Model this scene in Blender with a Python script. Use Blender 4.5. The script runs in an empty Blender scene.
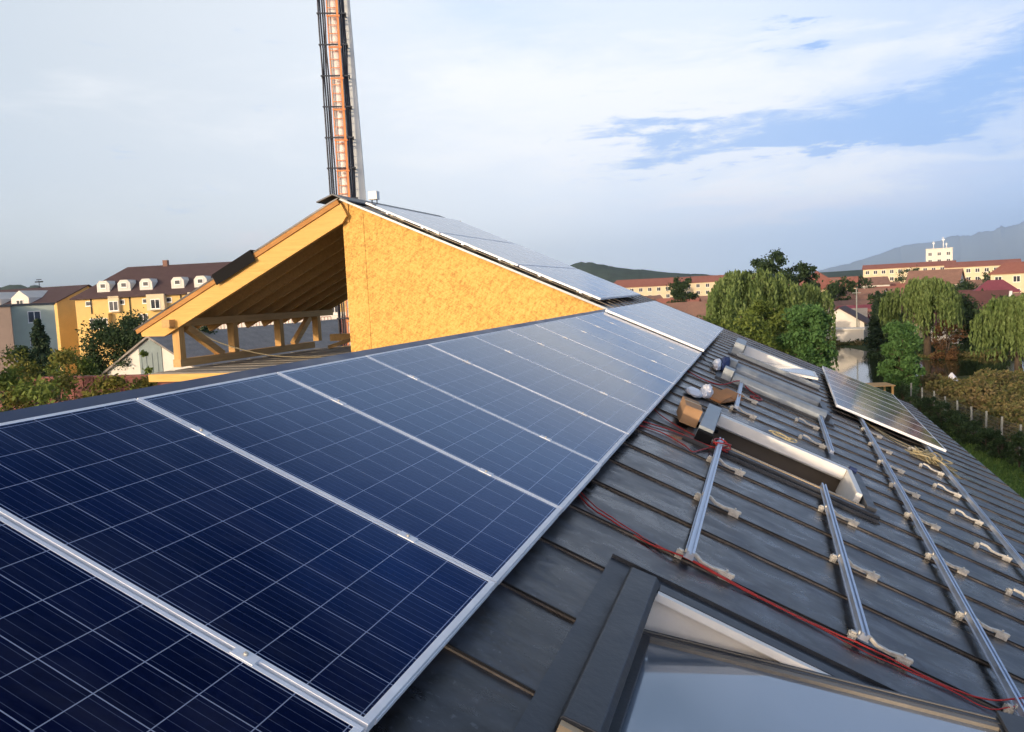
import bpy, bmesh, math, random
import numpy as np
from mathutils import Matrix, Vector

R = math.radians
scene = bpy.context.scene
col = scene.collection
PITCH = R(24.5)
CP, SP = math.cos(PITCH), math.sin(PITCH)
G = -9.2                      # ground level; z = 0 is the top of the panel row at our ridge

# ------------------------------------------------------------------ camera
cam_d = bpy.data.cameras.new('camera'); cam = bpy.data.objects.new('camera', cam_d); col.objects.link(cam)
cam_d.sensor_width = 36.0
cam_d.lens = 36.0 * 833.18 / 1024.0
cam_d.clip_start = 0.05; cam_d.clip_end = 60000
rt = Vector((0.95577651, 0.2900552, -0.04857196)); dn = Vector((-0.02129958, -0.09645331, -0.99510959)); fw = Vector((-0.29332164, 0.95213693, -0.08600975))
m = Matrix.Identity(4)
for i in range(3):
    m[i][0] = rt[i]; m[i][1] = -dn[i]; m[i][2] = -fw[i]
m[0][3], m[1][3], m[2][3] = 2.45257794, -1.74221034, 0.34575054
cam.matrix_world = m
scene.camera = cam

# ------------------------------------------------------------------ light and exposure
SUN_EL, SUN_AZ = 11.0, 201.0       # compass style: 0 = +Y, clockwise; the sun stands low behind the camera, a little to the left
sv = Vector((math.sin(R(SUN_AZ)) * math.cos(R(SUN_EL)), math.cos(R(SUN_AZ)) * math.cos(R(SUN_EL)), math.sin(R(SUN_EL))))
sl = bpy.data.lights.new('sun', 'SUN'); sun = bpy.data.objects.new('sun', sl); col.objects.link(sun)
sl.energy = 3.9; sl.angle = R(1.5); sl.color = (1.0, 0.78, 0.55)
sun.rotation_euler = (-sv).to_track_quat('-Z', 'Y').to_euler()
sun.location = (0, -20, 30)
scene.view_settings.view_transform = 'Standard'; scene.view_settings.look = 'None'
scene.view_settings.exposure = 0.22; scene.view_settings.gamma = 1.0
scene.view_settings.use_curve_mapping = False
scene.cycles.max_bounces = 6; scene.cycles.volume_bounces = 1
scene.cycles.use_denoising = True

world = bpy.data.worlds.new('World'); scene.world = world; world.use_nodes = True
wt = world.node_tree; wt.nodes.clear()

class NT:
    """small helper for writing node graphs as expressions"""
    def __init__(s, t): s.t = t
    def n(s, typ, **kw):
        x = s.t.nodes.new(typ)
        for k, v in kw.items(): setattr(x, k, v)
        return x
    def link(s, a, b): s.t.links.new(a, b)
    def put(s, sock, v):
        if hasattr(v, 'is_linked') or hasattr(v, 'links'): s.link(v, sock)
        else: sock.default_value = v
    def math(s, op, a, b=None, c=None, clamp=False):
        x = s.n('ShaderNodeMath', operation=op, use_clamp=clamp)
        s.put(x.inputs[0], a)
        if b is not None: s.put(x.inputs[1], b)
        if c is not None: s.put(x.inputs[2], c)
        return x.outputs[0]
    def mix(s, f, a, b, blend='MIX'):
        x = s.n('ShaderNodeMix', data_type='RGBA', blend_type=blend); x.clamp_factor = True
        s.put(x.inputs[0], f); s.put(x.inputs[6], a); s.put(x.inputs[7], b)
        return x.outputs[2]
    def ramp(s, f, stops, interp='LINEAR'):
        x = s.n('ShaderNodeValToRGB'); cr = x.color_ramp; cr.interpolation = interp
        while len(cr.elements) < len(stops): cr.elements.new(0.5)
        for e, (p, c) in zip(cr.elements, stops):
            e.position = p; e.color = c if len(c) == 4 else (*c, 1)
        s.link(f, x.inputs[0]); return x.outputs[0]
    def maprange(s, v, a, b, c=0.0, d=1.0, smooth=False):
        x = s.n('ShaderNodeMapRange'); x.clamp = True
        if smooth: x.interpolation_type = 'SMOOTHSTEP'
        s.put(x.inputs[0], v); x.inputs[1].default_value = a; x.inputs[2].default_value = b; x.inputs[3].default_value = c; x.inputs[4].default_value = d
        return x.outputs[0]
    def noise(s, vec, scale, detail=4.0, rough=0.55, dist=0.0):
        x = s.n('ShaderNodeTexNoise'); s.link(vec, x.inputs['Vector'])
        x.inputs['Scale'].default_value = scale; x.inputs['Detail'].default_value = detail
        x.inputs['Roughness'].default_value = rough; x.inputs['Distortion'].default_value = dist
        return x.outputs['Fac']
    def mapping(s, vec, scale=(1, 1, 1), loc=(0, 0, 0), rot=(0, 0, 0)):
        x = s.n('ShaderNodeMapping'); s.link(vec, x.inputs[0])
        x.inputs['Scale'].default_value = scale; x.inputs['Location'].default_value = loc; x.inputs['Rotation'].default_value = rot
        return x.outputs[0]

def lin(r, g, b):
    f = lambda v: (v / 255.0 / 12.92) if v / 255.0 <= 0.04045 else ((v / 255.0 + 0.055) / 1.055) ** 2.4
    return (f(r), f(g), f(b), 1.0)

w = NT(wt)
sky = w.n('ShaderNodeTexSky', sky_type='NISHITA'); sky.sun_disc = False
sky.sun_elevation = R(SUN_EL); sky.sun_rotation = R(SUN_AZ); sky.air_density = 1.2; sky.dust_density = 1.0; sky.ozone_density = 2.0
bg1 = w.n('ShaderNodeBackground'); bg1.inputs[1].default_value = 0.12; w.link(sky.outputs[0], bg1.inputs[0])
tc = w.n('ShaderNodeTexCoord'); D = tc.outputs['Generated']
sx = w.n('ShaderNodeSeparateXYZ'); w.link(D, sx.inputs[0])
az = w.math('DEGREES', w.math('ARCTAN2', sx.outputs[0], sx.outputs[1]))
el = w.math('DEGREES', w.math('ARCSINE', sx.outputs[2]))
flat = w.mapping(D, scale=(1, 1, 3.2), rot=(0, R(8), 0))
n1 = w.noise(flat, 3.0, 8, 0.58, 0.3)
n2 = w.noise(w.mapping(D, scale=(1, 1, 4.5), loc=(3, 1, 7)), 6.5, 7, 0.6, 0.4)
n3 = w.noise(w.mapping(D, scale=(1, 1, 2.0), loc=(9, 4, 2)), 1.6, 4, 0.5)
azd = w.math('ADD', az, w.math('MULTIPLY', w.math('SUBTRACT', n1, 0.5), 22.0))
eld = w.math('ADD', el, w.math('MULTIPLY', w.math('SUBTRACT', n2, 0.5), 7.0))
def blob(a, e, sa, se, k=1.0, tilt=0.0):
    da = w.math('SUBTRACT', azd, a)
    e2 = w.math('SUBTRACT', w.math('SUBTRACT', eld, e), w.math('MULTIPLY', da, tilt))
    q = w.math('ADD', w.math('POWER', w.math('ABSOLUTE', w.math('DIVIDE', da, sa)), 2.0), w.math('POWER', w.math('ABSOLUTE', w.math('DIVIDE', e2, se)), 2.0))
    return w.math('MULTIPLY', w.math('EXPONENT', w.math('MULTIPLY', q, -1.0)), k)
def total(*bs):
    x = bs[0]
    for b in bs[1:]: x = w.math('ADD', x, b)
    return x
# breaks in the cloud where deeper blue shows
gaps = total(blob(-4.0, 10.4, 7.5, 0.9, 1.0, 0.03), blob(-3.0, 8.3, 7.0, 0.85, 0.95, 0.06), blob(11, 10.6, 6.5, 1.5, 1.1, 0.12), blob(6, 8.8, 5, 0.8, 0.8), blob(20, 13, 7, 2.2, 1.1, 0.1), blob(-0.5, 15.4, 1.8, 0.45, 0.9), blob(40, 15, 12, 4, 1.0))
n4 = w.noise(w.mapping(D, scale=(1, 1, 5), loc=(5, 2, 3)), 22.0, 6, 0.65, 0.6)
gapm = w.maprange(w.math('ADD', gaps, w.math('ADD', w.math('MULTIPLY', w.math('SUBTRACT', n2, 0.5), 1.3), w.math('MULTIPLY', w.math('SUBTRACT', n4, 0.5), 1.5))), 0.22, 1.0, 0, 1, True)
# soft colour of the cloud sheet: grey at the left, bright in the middle, blue grey to the lower right
azn = w.maprange(az, -60, 30)
cl = w.ramp(azn, [(0.0, lin(176, 190, 204)), (0.2, lin(201, 209, 218)), (0.42, lin(220, 226, 234)), (0.66, lin(212, 222, 239)), (0.85, lin(184, 203, 234)), (1.0, lin(164, 189, 230))])
low = w.ramp(azn, [(0.0, lin(198, 203, 202)), (0.25, lin(216, 220, 220)), (0.5, lin(230, 235, 242)), (0.72, lin(190, 213, 244)), (1.0, lin(142, 182, 238))])
basec = w.mix(w.maprange(w.math('ADD', el, w.math('MULTIPLY', w.math('SUBTRACT', n3, 0.5), 6)), 0.5, 9.0, 0, 1, True), low, cl)
white = w.maprange(w.math('ADD', n1, w.math('MULTIPLY', total(blob(-12, 12, 14, 5, 0.30), blob(-2, 5, 9, 1.2, 0.16), blob(8, 6.5, 9, 1.0, 0.26, 0.1), blob(4, 13.5, 14, 1.6, 0.24)), 1.0)), 0.5, 0.86, 0, 1, True)
basec = w.mix(w.math('MULTIPLY', white, 0.85), basec, lin(238, 238, 240))
blush = blob(-34, 4.3, 2.6, 0.45, 0.5); blush2 = blob(2, 5.0, 10, 0.7, 0.35)
basec = w.mix(w.math('MULTIPLY', w.math('ADD', blush, blush2), 0.8), basec, lin(236, 222, 226))
basec = w.mix(w.math('MULTIPLY', gapm, 0.78), basec, lin(122, 168, 226))
bluetop = w.math('MULTIPLY', blob(-17, 18.5, 8, 2.4, 1.0), w.maprange(n1, 0.35, 0.65))
basec = w.mix(w.math('MULTIPLY', bluetop, 0.5), basec, lin(150, 190, 232))
# the sky brightens towards the horizon
hb = w.math('ADD', 1.0, w.math('MULTIPLY', w.math('EXPONENT', w.math('MULTIPLY', w.math('MAXIMUM', el, 0.0), -0.22)), 0.60))
hc = w.n('ShaderNodeCombineXYZ')
for k_ in range(3): w.link(hb, hc.inputs[k_])
basec = w.mix(1.0, basec, hc.outputs[0], 'MULTIPLY')
# the brighter, warmer part of the sky around the low sun, behind the camera
dp = w.n('ShaderNodeVectorMath', operation='DOT_PRODUCT'); w.link(D, dp.inputs[0]); dp.inputs[1].default_value = sv
glow = w.math('POWER', w.maprange(dp.outputs['Value'], 0.35, 1.0), 2.2)
basec = w.mix(1.0, basec, w.mix(glow, (0, 0, 0, 1), (2.6, 1.75, 1.05, 1)), 'ADD')
bg2 = w.n('ShaderNodeBackground'); bg2.inputs[1].default_value = 1.16; w.link(basec, bg2.inputs[0])
# the cloud sheet thins out overhead, where the open sky shows between its flakes
cover = w.math('SUBTRACT', 1.0, w.math('MULTIPLY', w.maprange(w.math('ADD', el, w.math('MULTIPLY', w.math('SUBTRACT', n1, 0.5), 40)), 22, 40, 0, 1, True), w.maprange(n3, 0.34, 0.6, 0.80, 1.0)))
mx = w.n('ShaderNodeMixShader'); w.link(cover, mx.inputs[0]); w.link(bg1.outputs[0], mx.inputs[1]); w.link(bg2.outputs[0], mx.inputs[2])
wo = w.n('ShaderNodeOutputWorld'); w.link(mx.outputs[0], wo.inputs[0])

# ------------------------------------------------------------------ materials
def newmat(name):
    mt = bpy.data.materials.new(name); mt.use_nodes = True
    t = NT(mt.node_tree); b = mt.node_tree.nodes['Principled BSDF']
    return mt, t, b
def simple(name, rgb, rough=0.6, metal=0.0, var=0.12, scale=6.0, bump=0.0, bscale=40.0, spec=0.5, coord='Object', stretch=(1, 1, 1)):
    """a plain surface with worn, uneven colour"""
    mt, t, b = newmat(name)
    tcn = t.n('ShaderNodeTexCoord'); v = t.mapping(tcn.outputs[coord], scale=stretch)
    f = t.noise(v, scale, 5, 0.6)
    c = (*rgb, 1)
    lo = tuple(x * (1 - var) for x in rgb) + (1,); hi = tuple(min(1, x * (1 + var)) for x in rgb) + (1,)
    t.link(t.ramp(f, [(0.3, lo), (0.7, hi)]), b.inputs['Base Color'])
    t.link(t.maprange(f, 0.3, 0.7, max(0, rough - 0.08), min(1, rough + 0.08)), b.inputs['Roughness'])
    b.inputs['Metallic'].default_value = metal; b.inputs['Specular IOR Level'].default_value = spec
    if bump:
        bn = t.n('ShaderNodeBump'); bn.inputs['Strength'].default_value = bump; bn.inputs['Distance'].default_value = 0.02
        t.link(t.noise(v, bscale, 4, 0.6), bn.inputs['Height']); t.link(bn.outputs[0], b.inputs['Normal'])
    return mt

def m_panel_cells():
    mt, t, b = newmat('solar_cells')
    tcn = t.n('ShaderNodeTexCoord'); s = t.n('ShaderNodeSeparateXYZ'); t.link(tcn.outputs['Object'], s.inputs[0])
    x, y = s.outputs[0], s.outputs[1]           # x down the slope (1.65 m), y along the ridge (1.0 m); origin at panel centre
    P = 0.1585
    def line(c, half, off=0.0, pitch=P):
        u = t.math('MODULO', t.math('ADD', c, 200 * pitch + off), pitch)
        d = t.math('MINIMUM', u, t.math('SUBTRACT', pitch, u))
        return t.math('LESS_THAN', d, half)
    lx = line(x, 0.0014); ly = line(y, 0.0016)
    bus = line(y, 0.0008, P / 10, P / 5)
    idx = t.n('ShaderNodeCombineXYZ')
    t.link(t.math('FLOOR', t.math('DIVIDE', t.math('ADD', x, 10 * P), P)), idx.inputs[0])
    t.link(t.math('FLOOR', t.math('DIVIDE', t.math('ADD', y, 10 * P), P)), idx.inputs[1])
    wn = t.n('ShaderNodeTexWhiteNoise', noise_dimensions='4D'); t.link(idx.outputs[0], wn.inputs['Vector'])
    oi = t.n('ShaderNodeObjectInfo'); t.link(oi.outputs['Random'], wn.inputs['W'])
    vor = t.n('ShaderNodeTexVoronoi'); t.link(tcn.outputs['Object'], vor.inputs['Vector']); vor.inputs['Scale'].default_value = 45
    sc = t.n('ShaderNodeSeparateColor'); t.link(vor.outputs['Color'], sc.inputs[0])
    k = t.math('ADD', t.math('MULTIPLY', wn.outputs['Value'], 0.6), t.math('MULTIPLY', sc.outputs[0], 0.4))
    c = t.ramp(k, [(0.0, (0.0016, 0.0028, 0.013)), (1.0, (0.0040, 0.0068, 0.030))])
    c = t.mix(t.math('MULTIPLY', bus, 0.75), c, (0.11, 0.13, 0.20, 1))
    c = t.mix(t.math('MAXIMUM', lx, ly), c, (0.36, 0.40, 0.50, 1))
    gp = t.n('ShaderNodeNewGeometry'); dust = t.noise(t.mapping(gp.outputs['Position'], scale=(0.8, 1.8, 1)), 2.6, 7, 0.65, 0.5)
    c = t.mix(t.maprange(dust, 0.45, 0.72, 0.0, 0.05), c, (0.35, 0.36, 0.38, 1))
    # cover glass with a blue anti-reflection coat: weak blue mirror from above, stronger and paler at a glance
    mt.node_tree.nodes.remove(b)
    df = t.n('ShaderNodeBsdfDiffuse'); t.link(c, df.inputs[0])
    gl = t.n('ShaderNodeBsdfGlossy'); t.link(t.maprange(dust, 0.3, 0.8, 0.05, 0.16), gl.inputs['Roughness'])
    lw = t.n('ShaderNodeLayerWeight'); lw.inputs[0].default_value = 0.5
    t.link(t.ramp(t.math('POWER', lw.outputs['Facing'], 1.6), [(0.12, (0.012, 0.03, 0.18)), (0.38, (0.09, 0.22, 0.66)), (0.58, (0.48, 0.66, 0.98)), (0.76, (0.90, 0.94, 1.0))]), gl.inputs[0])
    fr = t.n('ShaderNodeFresnel'); fr.inputs[0].default_value = 1.6
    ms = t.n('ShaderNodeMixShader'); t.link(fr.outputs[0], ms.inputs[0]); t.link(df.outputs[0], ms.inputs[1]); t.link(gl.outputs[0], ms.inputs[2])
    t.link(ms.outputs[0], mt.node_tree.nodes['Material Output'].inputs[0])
    return mt

def m_roof():
    mt, t, b = newmat('dark_sheet_metal')
    tcn = t.n('ShaderNodeTexCoord'); O = tcn.outputs['Object']
    s = t.n('ShaderNodeSeparateXYZ'); t.link(O, s.inputs[0])
    a = t.noise(O, 2.2, 8, 0.62, 0.6)
    st = t.noise(t.mapping(O, scale=(0.9, 2.0, 1), loc=(4, 2, 0)), 3.4, 7, 0.65, 0.8)
    sm = t.noise(t.mapping(O, scale=(1, 1, 1), loc=(1, 9, 0)), 9.0, 5, 0.6, 1.2)
    bay = t.n('ShaderNodeTexWhiteNoise', noise_dimensions='1D')
    t.link(t.math('FLOOR', t.math('DIVIDE', t.math('SUBTRACT', s.outputs[1], 0.1), 0.6)), bay.inputs['W'])
    c = t.ramp(a, [(0.38, (0.006, 0.005, 0.004)), (0.5, (0.0155, 0.0150, 0.0155)), (0.64, (0.046, 0.052, 0.067))])
    c = t.mix(t.maprange(st, 0.54, 0.72, 0, 0.45), c, (0.14, 0.155, 0.19, 1))
    c = t.mix(t.maprange(sm, 0.55, 0.68, 0, 0.7), c, (0.018, 0.013, 0.010, 1))
    c = t.mix(t.maprange(bay.outputs['Value'], 0, 1, 0.0, 0.22), c, (0.03, 0.032, 0.037, 1))
    sp_ = t.noise(O, 26.0, 4, 0.7, 0.4)
    c = t.mix(t.math('MULTIPLY', t.maprange(sp_, 0.60, 0.72, 0, 0.5), t.maprange(a, 0.4, 0.6)), c, (0.20, 0.21, 0.23, 1))
    c = t.mix(t.maprange(t.noise(t.mapping(O, loc=(7, 3, 1)), 5.0, 6, 0.7, 0.5), 0.52, 0.68, 0, 0.6), c, (0.048, 0.035, 0.026, 1))
    t.link(c, b.inputs['Base Color'])
    rr = t.math('ADD', t.math('MULTIPLY', a, 0.28), t.math('MULTIPLY', st, 0.3))
    t.link(t.maprange(rr, 0.2, 0.36, 0.13, 0.50), b.inputs['Roughness'])
    b.inputs['Metallic'].default_value = 0.15; b.inputs['IOR'].default_value = 1.6
    bn = t.n('ShaderNodeBump'); bn.inputs['Strength'].default_value = 0.3; bn.inputs['Distance'].default_value = 0.012
    t.link(t.noise(t.mapping(O, scale=(0.8, 2.2, 1)), 3.0, 3, 0.5), bn.inputs['Height']); t.link(bn.outputs[0], b.inputs['Normal'])
    return mt

def m_osb(name, c0, c1, c2, sc=1.0):
    """pressed wood strand board"""
    mt, t, b = newmat(name)
    tcn = t.n('ShaderNodeTexCoord'); O = tcn.outputs['Object']
    heights = []; colr = None
    for i, (rot, scl) in enumerate((((0, 0.5, 0.3), 1.0), ((0.2, -0.55, 0.4), 1.1), ((0, 1.25, 0.2), 0.9))):
        warp = t.mapping(t.mapping(O, rot=rot), scale=(8 * sc * scl, 8 * sc, 26 * sc * scl), loc=(i * 3.1, i, 0))
        v = t.n('ShaderNodeTexVoronoi'); t.link(warp, v.inputs['Vector']); v.inputs['Scale'].default_value = 1.0; v.inputs['Randomness'].default_value = 1.0
        s_ = t.n('ShaderNodeSeparateColor'); t.link(v.outputs['Color'], s_.inputs[0]); heights.append(s_.outputs[0])
    k = t.math('MULTIPLY', t.math('ADD', t.math('ADD', heights[0], heights[1]), heights[2]), 0.3333)
    k = t.math('ADD', t.math('MULTIPLY', k, 0.8), t.math('MULTIPLY', t.noise(O, 1.3, 4, 0.6), 0.25))
    t.link(t.ramp(k, [(0.25, c0), (0.5, c1), (0.8, c2)]), b.inputs['Base Color'])
    b.inputs['Roughness'].default_value = 0.75
    bn = t.n('ShaderNodeBump'); bn.inputs['Strength'].default_value = 0.35; bn.inputs['Distance'].default_value = 0.012
    t.link(k, bn.inputs['Height']); t.link(bn.outputs[0], b.inputs['Normal'])
    return mt

def m_wood(name, c0, c1, axis=0):
    mt, t, b = newmat(name)
    tcn = t.n('ShaderNodeTexCoord'); scl = [9, 9, 9]; scl[axis] = 0.7
    f = t.noise(t.mapping(tcn.outputs['Object'], scale=tuple(scl)), 2.2, 6, 0.65, 0.6)
    t.link(t.ramp(f, [(0.3, c0), (0.7, c1)]), b.inputs['Base Color']); b.inputs['Roughness'].default_value = 0.78
    bn = t.n('ShaderNodeBump'); bn.inputs['Strength'].default_value = 0.2; bn.inputs['Distance'].default_value = 0.01
    t.link(f, bn.inputs['Height']); t.link(bn.outputs[0], b.inputs['Normal'])
    return mt

def m_leaf(name, lo, mid, hi, scale=0.8, trans=0.25):
    mt, t, b = newmat(name)
    g = t.n('ShaderNodeNewGeometry')
    f = t.noise(g.outputs['Position'], scale, 3, 0.6)
    k = t.math('ADD', t.math('MULTIPLY', f, 0.75), t.math('MULTIPLY', g.outputs['Random Per Island'], 0.35))
    t.link(t.ramp(k, [(0.3, lo), (0.55, mid), (0.82, hi)]), b.inputs['Base Color'])
    b.inputs['Roughness'].default_value = 0.65; b.inputs['Specular IOR Level'].default_value = 0.2
    tr = t.n('ShaderNodeBsdfTranslucent'); t.link(t.ramp(k, [(0.3, lo), (0.82, hi)]), tr.inputs[0])
    ms = t.n('ShaderNodeMixShader'); ms.inputs[0].default_value = trans
    t.link(b.outputs[0], ms.inputs[1]); t.link(tr.outputs[0], ms.inputs[2])
    t.link(ms.outputs[0], mt.node_tree.nodes['Material Output'].inputs[0])
    return mt

def m_tiles(name, c0, c1, rows=3.0):
    """tiled roof: rows of tiles in the bump and patchy colour"""
    mt, t, b = newmat(name)
    tcn = t.n('ShaderNodeTexCoord'); O = tcn.outputs['Object']
    f = t.noise(O, 0.9, 6, 0.7); f2 = t.noise(O, 7.0, 3, 0.7)
    k = t.math('ADD', t.math('MULTIPLY', f, 0.6), t.math('MULTIPLY', f2, 0.4))
    t.link(t.ramp(k, [(0.32, c0), (0.68, c1)]), b.inputs['Base Color']); b.inputs['Roughness'].default_value = 0.8
    wv = t.n('ShaderNodeTexWave', bands_direction='Z'); t.link(O, wv.inputs['Vector']); wv.inputs['Scale'].default_value = rows; wv.inputs['Distortion'].default_value = 0.4
    bn = t.n('ShaderNodeBump'); bn.inputs['Strength'].default_value = 0.5; bn.inputs['Distance'].default_value = 0.05
    t.link(wv.outputs['Fac'], bn.inputs['Height']); t.link(bn.outputs[0], b.inputs['Normal'])
    return mt

def m_glass(name, base, metal, rough=0.04, ior=1.6):
    mt, t, b = newmat(name)
    tcn = t.n('ShaderNodeTexCoord'); f = t.noise(tcn.outputs['Object'], 2.0, 4, 0.6)
    b.inputs['Base Color'].default_value = (*base, 1); b.inputs['Metallic'].default_value = metal
    t.link(t.maprange(f, 0.3, 0.7, rough * 0.6, rough * 1.6), b.inputs['Roughness']); b.inputs['IOR'].default_value = ior
    return mt

def m_water():
    mt, t, b = newmat('pond_water')
    g = t.n('ShaderNodeNewGeometry')
    b.inputs['Base Color'].default_value = (0.030, 0.040, 0.014, 1); b.inputs['Roughness'].default_value = 0.06; b.inputs['IOR'].default_value = 1.33
    bn = t.n('ShaderNodeBump'); bn.inputs['Strength'].default_value = 0.12; bn.inputs['Distance'].default_value = 0.05
    t.link(t.noise(t.mapping(g.outputs['Position'], scale=(1, 0.6, 1)), 1.6, 4, 0.6), bn.inputs['Height']); t.link(bn.outputs[0], b.inputs['Normal'])
    return mt

def m_ground():
    mt, t, b = newmat('town_ground')
    g = t.n('ShaderNodeNewGeometry'); Pn = g.outputs['Position']
    a = t.noise(Pn, 0.035, 6, 0.65); f = t.noise(Pn, 0.9, 5, 0.7)
    k = t.math('ADD', t.math('MULTIPLY', a, 0.6), t.math('MULTIPLY', f, 0.4))
    t.link(t.ramp(k, [(0.3, (0.030, 0.045, 0.014)), (0.48, (0.055, 0.075, 0.022)), (0.6, (0.095, 0.085, 0.035)), (0.78, (0.13, 0.10, 0.06))]), b.inputs['Base Color'])
    b.inputs['Roughness'].default_value = 0.95; b.inputs['Specular IOR Level'].default_value = 0.1
    bn = t.n('ShaderNodeBump'); bn.inputs['Strength'].default_value = 0.8; bn.inputs['Distance'].default_value = 0.15
    t.link(t.noise(Pn, 3.5, 5, 0.7), bn.inputs['Height']); t.link(bn.outputs[0], b.inputs['Normal'])
    return mt

M = {}
M['cells'] = m_panel_cells()
M['roof'] = m_roof()
M['alu'] = simple('aluminium_frame', (0.88, 0.90, 0.93), 0.6, 0.0, 0.08, 9)
M['rail'] = simple('aluminium_rail', (0.50, 0.56, 0.66), 0.38, 0.8, 0.14, 11)
M['steel'] = simple('stainless_bracket', (0.60, 0.57, 0.50), 0.42, 0.35, 0.25, 30)
M['seam'] = simple('painted_sun_seam_edge', (0.17, 0.150, 0.130), 0.42, 0.45, 0.6, 5)  # beige tone paints the warm sunlit side of each seam
M['seamshade'] = simple('painted_shade_seam_fold', (0.012, 0.012, 0.014), 0.5, 0.2, 0.3, 5)  # near-black tone paints the shadow line along each seam
M['ridge'] = simple('blue_grey_cap', (0.022, 0.045, 0.115), 0.42, 0.2, 0.2, 3)
M['darkmetal'] = simple('window_cladding', (0.052, 0.058, 0.068), 0.45, 0.35, 0.22, 7, 0.1, 20)
M['greymetal'] = simple('pale_cladding', (0.30, 0.34, 0.37), 0.45, 0.35, 0.15, 7)
M['whitepaint'] = simple('white_painted_wood', (0.88, 0.86, 0.80), 0.5, 0, 0.05, 5)
M['liningwood'] = simple('bare_pine_lining', (0.55, 0.42, 0.26), 0.6, 0, 0.15, 8)
M['sashtrim'] = simple('grey_beige_sash_trim', (0.20, 0.18, 0.15), 0.5, 0.1, 0.15, 6)
M['black'] = simple('black_rubber', (0.009, 0.009, 0.010), 0.8, 0, 0.3, 20, spec=0.15)
M['glass'] = m_glass('roof_window_glass', (0.29, 0.34, 0.40), 0.5, 0.05, 1.6)
M['winglass'] = m_glass('house_window_glass', (0.03, 0.035, 0.045), 0.0, 0.08, 1.5)
M['osb'] = m_osb('strand_board', (0.47, 0.240, 0.052), (0.68, 0.390, 0.085), (0.80, 0.500, 0.135), 1.6)
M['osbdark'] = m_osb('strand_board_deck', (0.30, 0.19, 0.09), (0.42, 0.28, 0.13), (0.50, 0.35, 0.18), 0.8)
M['barge'] = m_wood('yellow_timber', (0.62, 0.35, 0.09), (0.78, 0.48, 0.15), 0)
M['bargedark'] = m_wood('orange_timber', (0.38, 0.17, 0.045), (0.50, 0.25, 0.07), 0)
M['timber'] = m_wood('weathered_timber', (0.48, 0.29, 0.11), (0.66, 0.42, 0.17), 1)
M['timberz'] = m_wood('post_timber', (0.48, 0.27, 0.09), (0.66, 0.41, 0.15), 2)
M['plank'] = m_wood('grey_planks', (0.18, 0.17, 0.15), (0.30, 0.28, 0.24), 0)
M['shadelining'] = simple('painted_shade_lining', (0.085, 0.070, 0.055), 0.7, 0, 0.2, 5)  # dark brown paints the shadow inside the open roof window
M['board'] = simple('cardboard', (0.42, 0.25, 0.13), 0.85, 0, 0.12, 6)
M['board2'] = simple('orange_cardboard', (0.48, 0.21, 0.07), 0.85, 0, 0.15, 6)
M['bag'] = simple('white_plastic_film', (0.75, 0.76, 0.80), 0.35, 0, 0.1, 12)
M['bluecloth'] = simple('blue_cloth', (0.03, 0.05, 0.14), 0.9, 0, 0.3, 12)
M['redcable'] = simple('red_cable_sheath', (0.42, 0.025, 0.02), 0.45, 0, 0.15, 30)
M['blackcable'] = simple('dark_cable_sheath', (0.022, 0.022, 0.032), 0.5, 0, 0.3, 10)
M['rope'] = simple('straw_rope', (0.45, 0.38, 0.22), 0.9, 0, 0.25, 60)
M['pole'] = simple('galvanised_pole', (0.78, 0.80, 0.76), 0.6, 0.0, 0.1, 1.5)
M['ladderred'] = simple('orange_red_paint', (0.85, 0.30, 0.09), 0.45, 0, 0.12, 5)
M['yellowwall'] = simple('yellow_render', (0.74, 0.50, 0.18), 0.9, 0, 0.08, 0.6)
M['creamwall'] = simple('cream_render', (0.70, 0.58, 0.38), 0.9, 0, 0.08, 0.6)
M['whitewall'] = simple('white_render', (0.72, 0.68, 0.60), 0.9, 0, 0.08, 0.8)
M['greenwall'] = simple('grey_green_render', (0.52, 0.58, 0.48), 0.9, 0, 0.08, 0.5)
M['peachwall'] = simple('dull_peach_render', (0.40, 0.29, 0.22), 0.9, 0, 0.10, 0.5)
M['greysheet'] = simple('grey_sheet_cladding', (0.22, 0.27, 0.27), 0.7, 0.1, 0.15, 2)
M['brownroof'] = m_tiles('dark_brown_tiles', (0.060, 0.036, 0.036), (0.095, 0.055, 0.055))
M['redroof'] = m_tiles('brick_red_tiles', (0.25, 0.085, 0.060), (0.36, 0.15, 0.105))
M['rustroof'] = m_tiles('old_brown_red_tiles', (0.19, 0.105, 0.078), (0.31, 0.175, 0.125))
M['purpleroof'] = m_tiles('purple_red_sheet', (0.17, 0.035, 0.055), (0.25, 0.065, 0.085))
M['darkredroof'] = m_tiles('maroon_tiles', (0.085, 0.035, 0.035), (0.13, 0.055, 0.050))
M['greyroof'] = m_tiles('grey_fibre_cement', (0.20, 0.18, 0.155), (0.36, 0.32, 0.28), 0.8)
M['redwall'] = simple('maroon_sheet', (0.20, 0.065, 0.055), 0.7, 0, 0.2, 2)
M['redbrown'] = simple('red_brown_frame', (0.26, 0.08, 0.045), 0.6, 0, 0.15, 3)
M['orangemix'] = simple('orange_red_render', (0.50, 0.14, 0.06), 0.85, 0, 0.35, 0.9)
M['concrete'] = simple('pale_concrete', (0.28, 0.29, 0.26), 0.9, 0, 0.15, 3)
M['bark'] = simple('tree_bark', (0.085, 0.062, 0.042), 0.95, 0, 0.3, 3, 0.5, 8)
M['wire'] = simple('fence_wire', (0.30, 0.31, 0.30), 0.6, 0.5, 0.1, 3)
M['ground'] = m_ground(); M['water'] = m_water()
M['lawn'] = simple('mown_grass', (0.095, 0.165, 0.040), 0.95, 0, 0.35, 0.8, 0.6, 10, 0.1)
M['grassblade'] = m_leaf('grass_blades', (0.065, 0.125, 0.026, 1), (0.11, 0.19, 0.045, 1), (0.16, 0.23, 0.07, 1), 1.0)
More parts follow.
